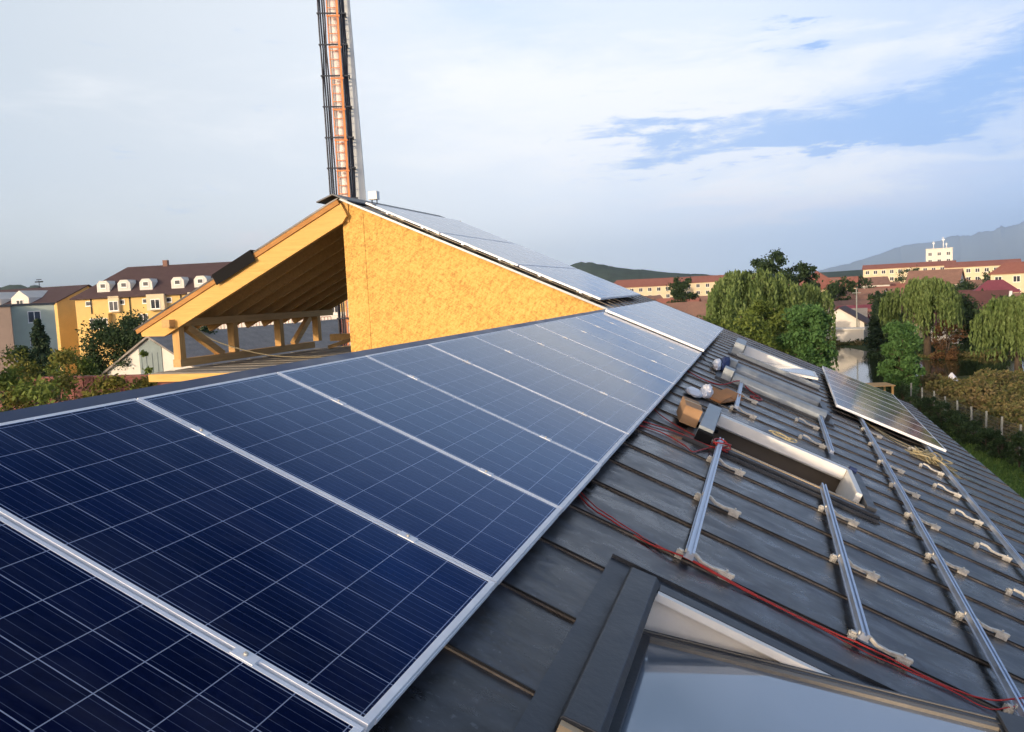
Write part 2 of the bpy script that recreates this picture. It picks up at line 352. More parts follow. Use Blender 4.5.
M['reed'] = m_leaf('dry_reeds', (0.075, 0.100, 0.030, 1), (0.15, 0.140, 0.052, 1), (0.25, 0.18, 0.09, 1), 0.35)
M['leaf_willow'] = m_leaf('willow_leaves', (0.080, 0.130, 0.034, 1), (0.140, 0.200, 0.060, 1), (0.21, 0.275, 0.095, 1), 0.5)
M['leaf_bright'] = m_leaf('fresh_green_leaves', (0.045, 0.105, 0.030, 1), (0.080, 0.170, 0.050, 1), (0.12, 0.23, 0.07, 1), 0.9)
M['leaf_yellow'] = m_leaf('yellow_green_leaves', (0.075, 0.115, 0.022, 1), (0.130, 0.180, 0.036, 1), (0.19, 0.235, 0.055, 1), 0.7)
M['leaf_dark'] = m_leaf('dark_green_leaves', (0.024, 0.046, 0.020, 1), (0.042, 0.074, 0.030, 1), (0.065, 0.105, 0.04, 1), 0.6)
M['leaf_autumn'] = m_leaf('olive_autumn_leaves', (0.080, 0.105, 0.020, 1), (0.15, 0.155, 0.032, 1), (0.25, 0.21, 0.05, 1), 0.6)
M['leaf_red'] = m_leaf('russet_leaves', (0.08, 0.045, 0.025, 1), (0.13, 0.07, 0.035, 1), (0.19, 0.11, 0.05, 1), 0.6)
M['leaf_needle'] = m_leaf('fir_needles', (0.020, 0.045, 0.026, 1), (0.036, 0.068, 0.038, 1), (0.07, 0.10, 0.05, 1), 0.9)
M['rock'] = simple('hazed_rock_and_forest', (0.27, 0.34, 0.42), 1.0, 0, 0.06, 0.0006, spec=0.0)  # pale blue of distance haze is mixed into the rock colour
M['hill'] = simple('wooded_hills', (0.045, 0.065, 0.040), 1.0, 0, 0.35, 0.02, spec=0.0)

# ------------------------------------------------------------------ mesh helpers
class MB:
    def __init__(s): s.v = []; s.f = []; s.m = []; s.sm = []
    def add(s, vs, fs, mat=0, T=None, smooth=False):
        o = len(s.v)
        if T is not None: vs = [tuple(T @ Vector(p)) for p in vs]
        s.v += [tuple(p) for p in vs]; s.f += [tuple(i + o for i in f) for f in fs]
        s.m += [mat] * len(fs); s.sm += [smooth] * len(fs); return s
    def box(s, x0, x1, y0, y1, z0, z1, mat=0, T=None):
        if x0 > x1: x0, x1 = x1, x0
        if y0 > y1: y0, y1 = y1, y0
        if z0 > z1: z0, z1 = z1, z0
        vs = [(x, y, z) for z in (z0, z1) for y in (y0, y1) for x in (x0, x1)]
        return s.add(vs, [(0, 2, 3, 1), (4, 5, 7, 6), (0, 1, 5, 4), (2, 6, 7, 3), (0, 4, 6, 2), (1, 3, 7, 5)], mat, T)
    def prism(s, poly, a, b, axis='y', mat=0, T=None):
        """extrude a 2D outline between a and b along an axis"""
        def P(p, q):
            return {'y': (p[0], q, p[1]), 'x': (q, p[0], p[1]), 'z': (p[0], p[1], q)}[axis]
        n = len(poly); vs = [P(p, a) for p in poly] + [P(p, b) for p in poly]
        fs = [tuple(range(n))[::-1], tuple(range(n, 2 * n))] + [(i, (i + 1) % n, (i + 1) % n + n, i + n) for i in range(n)]
        return s.add(vs, fs, mat, T)
    def tube(s, pts, r, n=8, mat=0, T=None, smooth=True, cap=True):
        pts = [Vector(p) for p in pts]; rs = r if isinstance(r, (list, tuple)) else [r] * len(pts)
        vs = []; up0 = None
        for i, p in enumerate(pts):
            d = (pts[min(i + 1, len(pts) - 1)] - pts[max(i - 1, 0)]).normalized()
            if up0 is None: up0 = Vector((0, 0, 1)) if abs(d.z) < 0.9 else Vector((1, 0, 0))
            e1 = d.cross(up0).normalized(); e2 = d.cross(e1).normalized(); up0 = -e2 if e2.dot(up0) < 0 else e2
            for k in range(n):
                a = 2 * math.pi * k / n; vs.append(p + (e1 * math.cos(a) + e2 * math.sin(a)) * rs[i])
        fs = [(i * n + k, i * n + (k + 1) % n, (i + 1) * n + (k + 1) % n, (i + 1) * n + k) for i in range(len(pts) - 1) for k in range(n)]
        if cap: fs += [tuple(range(n)), tuple(range((len(pts) - 1) * n, len(pts) * n))[::-1]]
        return s.add(vs, fs, mat, T, smooth)
    def bar(s, p, q, wd, ht, mat=0, T=None, up=(0, 0, 1)):
        """a square timber between two points"""
        p, q = Vector(p), Vector(q); d = (q - p); L = d.length; d.normalize(); u = Vector(up)
        sd = d.cross(u).normalized(); u = sd.cross(d).normalized()
        B = Matrix((( d.x, sd.x, u.x, p.x), (d.y, sd.y, u.y, p.y), (d.z, sd.z, u.z, p.z), (0, 0, 0, 1)))
        if T is not None: B = T @ B
        return s.box(0, L, -wd / 2, wd / 2, -ht / 2, ht / 2, mat, B)
    def build(s, name, mats, parent=None, loc=(0, 0, 0), rot=(0, 0, 0), bevel=0.0):
        me = bpy.data.meshes.new(name); me.from_pydata(s.v, [], s.f)
        if not isinstance(mats, (list, tuple)): mats = [mats]
        for x in mats: me.materials.append(x)
        me.polygons.foreach_set('material_index', s.m); me.polygons.foreach_set('use_smooth', s.sm)
        bm = bmesh.new(); bm.from_mesh(me); bmesh.ops.recalc_face_normals(bm, faces=bm.faces); bm.to_mesh(me); bm.free()
        me.update()
        o = bpy.data.objects.new(name, me); col.objects.link(o); o.location = loc; o.rotation_euler = rot
        if parent is not None: o.parent = parent
        if bevel:
            bv = o.modifiers.new('bevel', 'BEVEL'); bv.width = bevel; bv.segments = 2; bv.limit_method = 'ANGLE'
        return o
def tag(o, label=None, cat=None, group=None, kind=None):
    if label: o['label'] = label
    if cat: o['category'] = cat
    if group: o['group'] = group
    if kind: o['kind'] = kind
    return o
def empty(name, loc=(0, 0, 0), rot=(0, 0, 0), label=None, cat=None, group=None):
    o = bpy.data.objects.new(name, None); col.objects.link(o); o.location = loc; o.rotation_euler = rot
    o.empty_display_size = 0.2; return tag(o, label, cat, group)
def copy_tree(o, parent=None):
    c = o.copy(); col.objects.link(c); c.parent = parent
    for ch in list(KIDS.get(o.name, [])): copy_tree(ch, c)
    return c
KIDS = {}
def register(root):
    for o in list(bpy.data.objects):
        if o.parent == root: KIDS.setdefault(root.name, []).append(o); register(o)
ROT = (0, PITCH, 0)
def RP(a, b, h=0.0):
    """point given along the ridge, down the slope and above the panel plane"""
    return Vector((b * CP + h * SP, a, -b * SP + h * CP))
RM = Matrix(((CP, 0, SP, 0), (0, 1, 0, 0), (-SP, 0, CP, 0), (0, 0, 0, 1)))   # local x = down slope, y = along ridge, z = off the roof
RH = -0.13                                                                   # sheet level of the roof
rnd = random.Random(7)

# ------------------------------------------------------------------ ground, lawn, pond, hills
def sheet(name, poly, z, mat, kind='structure', label=None):
    me = MB(); me.add([(x, y, 0) for x, y in poly], [tuple(range(len(poly)))])
    o = me.build(name, mat, loc=(0, 0, z)); o['kind'] = kind
    return o
def gz0(y): return G + max(0.0, min(4.5, (y - 138) * 0.017))     # the town stands on a gentle rise
me = MB(); ys = [-4500, 138, 402.7, 24500]
me.add([(x, y, gz0(y)) for y in ys for x in (-24500, 24500)], [(2 * i, 2 * i + 1, 2 * i + 3, 2 * i + 2) for i in range(3)])
o = me.build('ground', M['ground']); o['kind'] = 'structure'
pond_poly = [(3, 74), (8.4, 73), (12, 75.5), (15.5, 82), (21, 84), (27, 86), (44, 96), (60, 108), (58, 118), (36, 110), (27, 104), (21, 99), (17, 101), (15, 112), (12, 124), (2, 128), (-8, 118), (-4, 96)]
def smooth_poly(p, k=3):
    for _ in range(k):
        q = []
        for i in range(len(p)):
            a, b = p[i], p[(i + 1) % len(p)]
            q += [(a[0] * .75 + b[0] * .25, a[1] * .75 + b[1] * .25), (a[0] * .25 + b[0] * .75, a[1] * .25 + b[1] * .75)]
        p = q
    return p
sheet('pond_water', smooth_poly(pond_poly), G + 0.02, M['water'])
sheet('lawn', smooth_poly([(7, -6), (14.2, -6), (14.6, 40), (13.4, 58), (12.2, 66), (6, 62), (5.5, 20)]), G + 0.012, M['lawn'])

def ridge_mesh(name, pts, depth, mat, seed):
    """a range of hills: crest line through pts, falling away in front and behind"""
    rr = np.random.RandomState(seed); N = 160; K = 9
    P = np.array(pts, float); t = np.linspace(0, len(P) - 1, N); i = np.minimum(t.astype(int), len(P) - 2); f = (t - i)[:, None]
    f = f * f * (3 - 2 * f); C = P[i] * (1 - f) + P[i + 1] * f
    jag = np.convolve(rr.randn(N + 8), np.ones(5) / 5, 'valid')[:N] * 0.07 + np.convolve(rr.randn(N + 2), np.ones(3) / 3, 'valid')[:N] * 0.006
    vs = []; fs = []
    for j in range(N):
        x, y, z = C[j]; hgt = max(1.0, (z - G) * (1 + jag[j])); d = np.array([x, y]); d = d / np.linalg.norm(d)
        for k in range(K):
            u = (k / (K - 1)) * 2 - 1; s_ = math.cos(u * math.pi / 2) ** 1.3
            off = u * depth * (1 + 0.06 * math.sin(j * 0.35 + k * 1.7) * (abs(u) < 1))
            vs.append((x + d[0] * off, y + d[1] * off, G - 1 + hgt * s_ + (0 if k in (0, K - 1, K // 2) else (math.sin(j * 0.42 + k * 2.3) + math.sin(j * 0.17 + k)) * hgt * 0.022)))
    for j in range(N - 1):
        for k in range(K - 1): fs.append((j * K + k, j * K + k + 1, (j + 1) * K + k + 1, (j + 1) * K + k))
    mb = MB(); mb.add(vs, fs, smooth=True); o = mb.build(name, mat); o['kind'] = 'structure'; return o
ridge_mesh('hills', [(-4200, 300, 60), (-3300, 1300, 80), (-2237, 1994, 100), (-2183, 2053, 105), (-2127, 2111, 88), (-1900, 2300, 55), (-1400, 2600, 30), (-900, 2850, 60), (-629, 2931, 105), (-526, 2951, 82), (-422, 2968, 64), (-251, 2988, 42), (-150, 2994, 30), (100, 3000, 22), (500, 3000, 28)], 420, M['hill'], 3)
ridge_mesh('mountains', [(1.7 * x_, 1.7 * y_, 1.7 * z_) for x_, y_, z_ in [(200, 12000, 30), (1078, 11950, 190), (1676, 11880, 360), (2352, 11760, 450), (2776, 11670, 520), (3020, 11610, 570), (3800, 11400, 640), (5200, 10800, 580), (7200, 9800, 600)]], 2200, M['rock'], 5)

# ------------------------------------------------------------------ our building
WINS = [(0.52, 1.95, 2.12, 3.72), (5.52, 6.86, 2.15, 3.55), (10.2, 11.6, 2.15, 3.55), (14.2, 15.6, 2.15, 3.6)]   # roof window openings: a0, a1, b0, b1
EAVE = 6.35; A_END = 20.15; A_NEAR = -6.0; A_UP = 13.3
house = empty('metal_roofed_building', (0, 8, G), label='long building under our feet with dark standing seam metal roof and an open wooden gable', cat='building')
HO = Vector((0, 8, G))
def part(mb, name, mats, parent=house, bevel=0.0):
    """meshes of our building are drawn in place, then hung under its empty"""
    o = mb.build(name, mats, bevel=bevel)
    o.parent = parent; off = HO if parent is house else Vector((0, 0, 0))
    o.location = -off
    return o
mb = MB(); T = RM
def deck(a0, a1, b0, b1): mb.box(b0, b1, a0, a1, RH - 0.16, RH, 0, T)
edges = [A_NEAR]
for a0, a1, b0, b1 in WINS:
    deck(edges[-1], a0, -0.2, EAVE); deck(a0, a1, -0.2, b0); deck(a0, a1, b1, EAVE); edges.append(a1)
deck(edges[-1], A_END, -0.2, EAVE)
A_HI = 18.7
mb.box(-6.1, -0.2, 13.425, A_HI, RH - 0.16, RH - 0.012, 0, T); mb.box(-6.1, -0.2, A_UP, A_HI, RH - 0.0115, RH, 0, T); deck(A_HI, A_END, -0.75, -0.2)
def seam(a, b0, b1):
    # the folded standing seam, slightly wavering: shade-coloured rib, added lip strip in the sunlit tone
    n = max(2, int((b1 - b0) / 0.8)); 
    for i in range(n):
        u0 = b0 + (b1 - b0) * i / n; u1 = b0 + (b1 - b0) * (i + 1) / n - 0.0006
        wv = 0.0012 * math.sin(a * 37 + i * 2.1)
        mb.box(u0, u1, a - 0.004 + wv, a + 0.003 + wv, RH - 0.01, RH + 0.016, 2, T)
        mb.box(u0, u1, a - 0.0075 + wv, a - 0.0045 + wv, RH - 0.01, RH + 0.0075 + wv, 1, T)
k = -10
while True:
    a = 0.1 + 0.6 * k; k += 1
    if a > A_END - 0.1: break
    if a < A_NEAR + 0.1: continue
    b0 = (-6.05 if a < A_HI else -0.72) if a > A_UP + 0.05 else -0.18
    cut = [(c0, c1) for (w0, w1, c0, c1) in WINS if w0 - 0.16 < a < w1 + 0.16]
    if cut: seam(a, b0, cut[0][0] - 0.17); seam(a, cut[0][1] + 0.13, EAVE - 0.02)
    else: seam(a, b0, EAVE - 0.02)
main_roof = part(mb, 'roof', [M['roof'], M['seam'], M['seamshade']])
main_roof['label'] = 'dark standing seam sheet metal roof slope'
# bake roof texture coordinates into slope space: rotate the object instead of its vertices
mi = RM.inverted()
main_roof.data.transform(mi); main_roof.matrix_basis = Matrix.Translation(-HO) @ RM
mb = MB(); mb.box(EAVE, EAVE + 0.06, A_NEAR, A_END, RH - 0.2, RH - 0.02, 0, T); mb.box(EAVE + 0.06, EAVE + 0.18, A_NEAR, A_END, RH - 0.2, RH - 0.17, 0, T); mb.box(EAVE + 0.16, EAVE + 0.18, A_NEAR, A_END, RH - 0.17, RH - 0.06, 0, T)
part(mb, 'gutter', M['darkmetal'])
mb = MB(); mb.prism([(-0.24 * CP - 0.03, 0.0), (-0.10, 0.065), (0.02, -0.02), (0.02, -0.05), (-0.10, 0.035), (-0.5, -0.16), (-0.5, -0.13)], A_NEAR, 13.2, 'y')
mb2 = MB()
mb2.box(-0.165, -0.03, A_NEAR, 13.24, -0.085, -0.06, 0, T)
mb2.prism([(-0.175, -0.02), (-0.175, 0.0), (-0.75, -0.25), (-0.75, -0.27)], A_NEAR, 13.24, 'y')
ro = part(mb2, 'ridge_cap', M['ridge']); ro['label'] = 'blue grey folded ridge cap above the panel row'
mb = MB(); mb.box(-5.2, -0.25, A_NEAR, 12.6, -0.2, -0.1, 0, Matrix(((CP, 0, -SP, -0.20), (0, 1, 0, 0), (SP, 0, CP, 0.02), (0, 0, 0, 1))))
part(mb, 'left_roof_slope', M['roof'])
# walls
mb = MB()
mb.box(5.35, 5.5, A_NEAR + 0.1, A_END - 0.1, 0, -2.86 - G, 0, Matrix.Translation((0, 0, G)))
mb.box(-4.3, 5.35, A_NEAR + 0.1, A_NEAR + 0.25, G, -2.7); mb.prism([(-9.7, G), (5.34, G), (5.34, -2.86), (-0.3, -0.28), (-9.7, -0.95)], A_END - 0.3, A_END - 0.12)
mb.box(-4.45, -4.3, A_NEAR + 0.1, 12.6, G, -2.4)
wl = part(mb, 'wall', M['creamwall'])
mb = MB(); mb.prism([(-9.75, G), (-5.0, G), (-5.0, -1.14), (-9.75, -1.14)], 12.75, A_END - 0.2); part(mb, 'lower_wall', M['redwall'])
# dark room under the roof: floor that closes the attic
mb = MB(); mb.box(-4.2, 5.3, A_NEAR + 0.3, A_END - 0.4, -3.6, -3.5); part(mb, 'attic_floor', M['plank'])
# gable clad in strand board: two boards side by side
def gz(x): return RH / CP - x * math.tan(PITCH) - 0.012   # underside of the roof above the gable wall
YW = 13.4
mb = MB(); mb.prism([(-5.60, -1.3), (-5.145, -1.3), (-5.145, gz(-5.145) - 0.02), (-5.60, gz(-5.60) - 0.02)], YW, YW + 0.018)
mb.prism([(-5.137, -1.3), (0.2, -1.3), (0.2, gz(0.2) - 0.02), (-5.137, gz(-5.137) - 0.02)], YW, YW + 0.018)
ow = part(mb, 'board_wall', M['osb']); ow['label'] = 'gable wall clad in yellow strand board'
mb = MB(); mb.box(-5.58, -5.40, YW + 0.02, YW + 0.2, -1.3, 2.1); mb.box(-5.3, 0.0, YW + 0.02, YW + 0.12, -1.3, -1.1); part(mb, 'corner_post', M['timberz'])
mb = MB(); mb.prism([(-5.72, gz(-5.6) + 0.0), (-5.45, gz(-5.45) - 0.0), (-5.45, gz(-5.45) - 0.40), (-5.72, gz(-5.6) - 0.40)], YW - 0.03, YW - 0.002); part(mb, 'ridge_block', M['barge'])
# trim strip along the sloping edge of the gable
mb = MB(); mb.box(-6.08, -0.2, YW - 0.112, YW - 0.102, RH - 0.035, RH + 0.004, 0, T)
part(mb, 'verge_trim', M['greymetal'])
# left slope of the high gable
XR, ZR = -5.62, 2.43                      # ridge of the high roof
LP = math.atan2(2.43 - 0.03, 5.06)        # its left pitch
LM = Matrix(((-math.cos(LP), 0, math.sin(LP) * -1, XR), (0, 1, 0, 0), (-math.sin(LP), 0, math.cos(LP), ZR), (0, 0, 0, 1)))
LL = 5.06 / math.cos(LP)
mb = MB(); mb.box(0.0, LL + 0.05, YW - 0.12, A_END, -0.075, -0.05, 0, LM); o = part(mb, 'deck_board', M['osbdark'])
mb = MB(); mb.box(-0.02, LL + 0.1, YW - 0.16, A_END + 0.05, -0.0485, -0.015, 0, LM)
for i in range(12): mb.box(0.0, LL + 0.1, YW + 0.3 + i * 0.6, YW + 0.31 + i * 0.6, -0.016, 0.02, 0, LM)
part(mb, 'left_sheet_roof', M['roof'])
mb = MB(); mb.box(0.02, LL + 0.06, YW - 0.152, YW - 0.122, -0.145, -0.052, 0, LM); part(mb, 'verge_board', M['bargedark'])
mb = MB(); 
bl = [(0.0, -0.147), (LL - 0.02, -0.147), (LL - 0.0, -0.24), (LL - 0.52, -0.50), (0.16, -0.50), (0.0, -0.42)]
mb.prism(bl, YW - 0.118, YW - 0.06, 'y', 0, LM); o = part(mb, 'barge_board', M['barge']); o['label'] = 'broad bright yellow barge board of the left slope'
for i in range(9):
    mb = MB(); y = YW + 0.55 + i * 0.76; mb.box(0.05, LL - 0.08, y, y + 0.1, -0.29, -0.0765, 0, LM); part(mb, 'rafter', M['timber'])
mb = MB(); mb.box(0.0, 0.1, YW, A_END, -0.33, -0.09, 0, LM); part(mb, 'ridge_beam', M['timber'])
XP = -9.79
def tb(name, p, q, wd, ht, mt=M['timber'], up=(0, 0, 1)):
    q_ = MB(); q_.bar(p, q, wd, ht, up=up); return part(q_, name, mt, bevel=0.006)
tb('wall_plate', (XP, 13.1, 0.07), (XP, A_END, 0.07), 0.2, 0.17)
tb('sole_plate', (XP, 13.36, -0.80), (XP, 19.0, -0.80), 0.2, 0.17)
tb('sole_plate', (XP + 0.1, A_END - 0.2, -0.66), (-5.5, A_END - 0.2, -0.66), 0.2, 0.2)
for y in (13.48, 15.42, 17.40, 19.33):
    tb('post', (XP, y, -0.712 if y > 14 else -0.88), (XP, y, -0.018), 0.18, 0.18, M['timberz'], (0, 1, 0))
tb('brace', (XP, 13.75, -0.03), (XP, 14.95, -0.73), 0.14, 0.16)
tb('brace', (XP, 18.95, -0.03), (XP, 18.05, -0.72), 0.14, 0.16)
tb('strut', (XP + 0.4, 19.2, -0.9), (XP + 1.2, 19.9, -0.62), 0.12, 0.1)
mb = MB(); mb.box(-9.9, -4.9, 12.68, A_END - 0.35, -1.0, -0.955)
for i in range(11): mb.box(-9.9, -4.9, 12.75 + i * 0.66, 13.25 + i * 0.66, -0.9545, -0.942 - (i % 2) * 0.004)
part(mb, 'plank_floor', M['plank'])
mb = MB(); mb.box(-9.93, -4.9, 12.62, 12.677, -1.12, -0.965); mb.box(-9.93, -9.903, 12.68, A_END - 0.4, -1.12, -0.965); part(mb, 'floor_edge_board', M['barge'])
# high ridge flashing, poking out at the left
mb = MB(); mb.prism([(-5.98, 2.345), (-5.62, 2.47), (-5.3, 2.325), (-5.3, 2.30), (-5.62, 2.445), (-5.98, 2.32)], YW - 0.32, A_HI + 0.02); part(mb, 'ridge_flashing', M['darkmetal'])
# the black sheet lashed over the verge
mb = MB(); mb.box(2.22, 3.30, YW - 0.19, YW + 0.5, 0.022, 0.034, 0, LM); mb.box(2.22, 3.30, YW - 0.205, YW - 0.192, -0.21, 0.034, 0, LM)
o = mb.build('roofing_felt', M['black']); tag(o, 'strip of black roofing felt folded over the sloping yellow gable edge', 'roofing felt')
def cable(name, pts, r, mt, label, cat, group=None, sub=6, sag=0.0, seed=1, wig=0.0):
    P = [Vector(p) for p in pts]; out = []; rr = random.Random(seed)
    for i in range(len(P) - 1):
        p0 = P[max(i - 1, 0)]; p1 = P[i]; p2 = P[i + 1]; p3 = P[min(i + 2, len(P) - 1)]
        for k in range(sub):
            t = k / sub
            q = 0.5 * ((2 * p1) + (-p0 + p2) * t + (2 * p0 - 5 * p1 + 4 * p2 - p3) * t * t + (-p0 + 3 * p1 - 3 * p2 + p3) * t ** 3)
            out.append(q + Vector((rr.gauss(0, wig), rr.gauss(0, wig), 0)))
    out.append(P[-1]); b = MB(); b.tube(out, r, 6); o = b.build(name, mt); return tag(o, label, cat, group)
cable('tie_cord', [(XP + 0.11, 13.8, 0.0), (XP + 0.5, 14.2, -0.42), (XP + 1.3, 15.0, -0.80), (XP + 2.2, 15.9, -0.935)], 0.014, M['rope'], 'thin pale cord slung from the wooden plate down to the plank floor', 'cord')

# ------------------------------------------------------------------ roof windows (parts of our building)
def RB(mbx, a0, a1, b0, b1, h0, h1, mat=0): return mbx.box(b0, b1, a0, a1, h0, h1, mat, RM)
def lining(win, depth, parent, mt=None):
    a0, a1, b0, b1 = win; q = MB(); e = 0.002
    RB(q, a0 + e, a0 + 0.03, b0, b1, -depth, -0.135, 0); RB(q, a1 - 0.03, a1 - e, b0, b1, -depth, -0.135, 0)
    RB(q, a0 + 0.032, a1 - 0.032, b0 + e, b0 + 0.03, -depth, -0.135, 0); RB(q, a0 + 0.032, a1 - 0.032, b1 - 0.03, b1 - e, -depth, -0.135, 0)
    RB(q, a0, a1, b0, b1, -depth - 0.04, -depth - 0.002, 1)
    return part(q, 'lining', [mt or M['whitepaint'], M['plank']], parent)
def flashing(win, parent, wd=0.17):
    a0, a1, b0, b1 = win; q = MB(); z0, z1 = RH - 0.004, RH + 0.010
    RB(q, a0 - wd, a1 + wd, b0 - 0.17, b0 - 0.002, z0, z1); RB(q, a0 - wd, a1 + wd, b1 + 0.002, b1 + 0.12, z0, z1)
    RB(q, a0 - wd, a0 - 0.002, b0, b1, z0, z1); RB(q, a1 + 0.002, a1 + wd, b0, b1, z0, z1)
    RB(q, a1 + wd, a1 + wd + 0.008, b0 - 0.17, b1 + 0.1, z0, z1 + 0.018); RB(q, a0 - wd - 0.008, a0 - wd, b0 - 0.17, b1 + 0.1, z0, z1 + 0.018)
    return part(q, 'flashing', M['darkmetal'], parent)
def roof_window(label):
    e = empty('roof_window', (0, 0, 0), label=label); e.parent = house; e.location = -HO
    return e
# 1: the near one, pivoted a little, its head inside and its foot out
W1 = WINS[0]; rw = roof_window('tilted roof window with dark head cover and white inner frame')
lining(W1, 0.62, rw); flashing(W1, rw, 0.12)
q = MB(); q.prism([(2.05, RH + 0.011), (2.05, -0.085), (2.06, -0.072), (2.175, -0.066), (2.20, -0.085), (2.20, RH + 0.011)], 0.58, 1.95, 'y', 0, RM); part(q, 'head_cover', M['darkmetal'], rw, 0.004)
q = MB(); RB(q, 0.55, 0.578, 2.06, 2.19, RH + 0.012, -0.085); part(q, 'end_block', M['liningwood'], rw)
q = MB(); RB(q, 1.89, 1.97, 2.205, 3.74, RH + 0.011, -0.095); RB(q, 0.50, 0.56, 2.327, 3.74, RH + 0.011, -0.11); RB(q, 0.562, 1.888, 3.66, 3.74, RH + 0.011, -0.06)
RB(q, 1.9705, 1.978, 2.205, 3.76, RH + 0.011, -0.10); part(q, 'frame_cladding', M['darkmetal'], rw, 0.003)
q = MB(); RB(q, 1.855, 1.888, 2.205, 3.655, -0.132, -0.098); part(q, 'inner_frame', M['whitepaint'], rw)
ta = math.atan2(0.33, 1.33)
SM = RM @ Matrix.Translation((2.20, 0, -0.31)) @ Matrix.Rotation(-ta, 4, 'Y')
q = MB(); q.box(0.0, 1.50, 0.60, 0.66, -0.02, 0.035, 0, SM); q.box(0.0, 1.50, 1.79, 1.845, -0.02, 0.035, 0, SM); q.box(-0.0, 0.06, 0.662, 1.788, -0.02, 0.033, 0, SM); q.box(1.43, 1.50, 0.662, 1.788, -0.02, 0.033, 0, SM)
q.box(1.44, 1.56, 0.585, 1.86, 0.037, 0.055, 0, SM); part(q, 'sash', M['darkmetal'], rw, 0.003)
q = MB(); q.box(0.0, 1.43, 1.815, 1.825, 0.0352, 0.038, 0, SM); q.box(0.061, 1.429, 1.755, 1.787, -0.018, 0.0325, 0, SM); part(q, 'sash_edge', M['sashtrim'], rw)
q = MB(); q.box(0.061, 1.429, 0.663, 1.754, 0.008, 0.018, 0, SM); part(q, 'pane', M['glass'], rw)
q = MB()
for bb in (2.42, 2.75): q.tube([RP(0.68, bb, -0.2), RP(0.72, bb + 0.02, -0.22), RP(0.74, bb + 0.05, -0.26)], 0.012, 6)
part(q, 'hinge', M['steel'], rw)
# 2: the open one with white reveals and a grey head box
W2 = WINS[1]; rw = roof_window('open roof window with bright white side boards and a grey head box')
a0, a1, b0, b1 = W2
lining(W2, 0.55, rw, M['shadelining']); flashing(W2, rw)
q = MB(); RB(q, a0 + 0.02, a1 + 0.02, b0 - 0.085, b0 + 0.05, RH + 0.012, 0.0); part(q, 'head_cover', M['greymetal'], rw, 0.006)
q = MB(); RB(q, a0 - 0.06, a0 + 0.018, b0 - 0.08, b0 + 0.06, RH + 0.012, -0.03); part(q, 'head_end', M['black'], rw)
q = MB(); RB(q, a0 - 0.07, a0 + 0.01, b0 + 0.065, b1 + 0.12, RH + 0.012, -0.09); RB(q, a0 + 0.012, a1, b1 + 0.01, b1 + 0.09, RH + 0.012, -0.06); part(q, 'frame_cladding', M['darkmetal'], rw, 0.004)
q = MB(); RB(q, a0 + 0.012, a0 + 0.055, b0 + 0.06, b1 - 0.002, RH - 0.002, -0.082); part(q, 'wood_strip', M['liningwood'], rw)
q = MB(); RB(q, a1 - 0.16, a1 - 0.07, b0 + 0.06, b1 - 0.06, -0.15, -0.045); RB(q, a1 - 0.062, a1 + 0.03, b0 + 0.06, b1 - 0.02, RH - 0.05, -0.052)
RB(q, a0 + 0.30, a1 - 0.068, b1 - 0.055, b1 - 0.003, -0.30, -0.045); part(q, 'reveal_board', M['whitepaint'], rw, 0.004)
q = MB(); RB(q, a1 - 0.04, a1 + 0.05, b1 - 0.018, b1 + 0.05, RH + 0.01, -0.03); part(q, 'corner_cap', M['bluecloth'], rw)
q = MB(); q.box(0, 1.25, a0 + 0.05, a1 - 0.17, 0, 0.03, 0, RM @ Matrix.Translation((b0 + 0.06, 0, -0.46)) @ Matrix.Rotation(R(3), 4, 'Y')); part(q, 'pane', M['glass'], rw)
# 3: closed window with two fat rounded side covers
W3 = WINS[2]; rw = roof_window('closed roof window flanked by two fat pale grey side covers')
a0, a1, b0, b1 = W3; flashing(W3, rw)
for s0 in (a0 + 0.0, a1 - 0.02):
    q = MB(); cx = s0
    pr = [(cx - 0.10, RH + 0.011), (cx - 0.10, -0.05), (cx - 0.05, 0.0), (cx + 0.03, 0.02), (cx + 0.11, 0.0), (cx + 0.15, -0.05), (cx + 0.15, RH + 0.011)]
    q.prism([(x, z) for x, z in pr], b0 + 0.05, b1 - 0.02, 'x', 0, RM); part(q, 'side_cover', M['greymetal'], rw, 0.01)
    q = MB(); RB(q, cx - 0.12, cx + 0.17, b0 - 0.10, b0 + 0.045, RH + 0.012, 0.05); part(q, 'cover_head', M['greymetal'], rw, 0.008)
q = MB(); RB(q, a0 + 0.17, a1 - 0.14, b0, b1, -0.16, -0.125); part(q, 'pane', M['glass'], rw)
q = MB(); RB(q, a0 + 0.175, a1 - 0.145, b0 - 0.02, b0 + 0.07, -0.123, -0.05); part(q, 'frame_cladding', M['darkmetal'], rw); q = MB(); RB(q, a0 + 0.175, a1 - 0.145, b1 - 0.03, b1 + 0.07, -0.123, -0.04); part(q, 'frame_cladding', M['darkmetal'], rw)
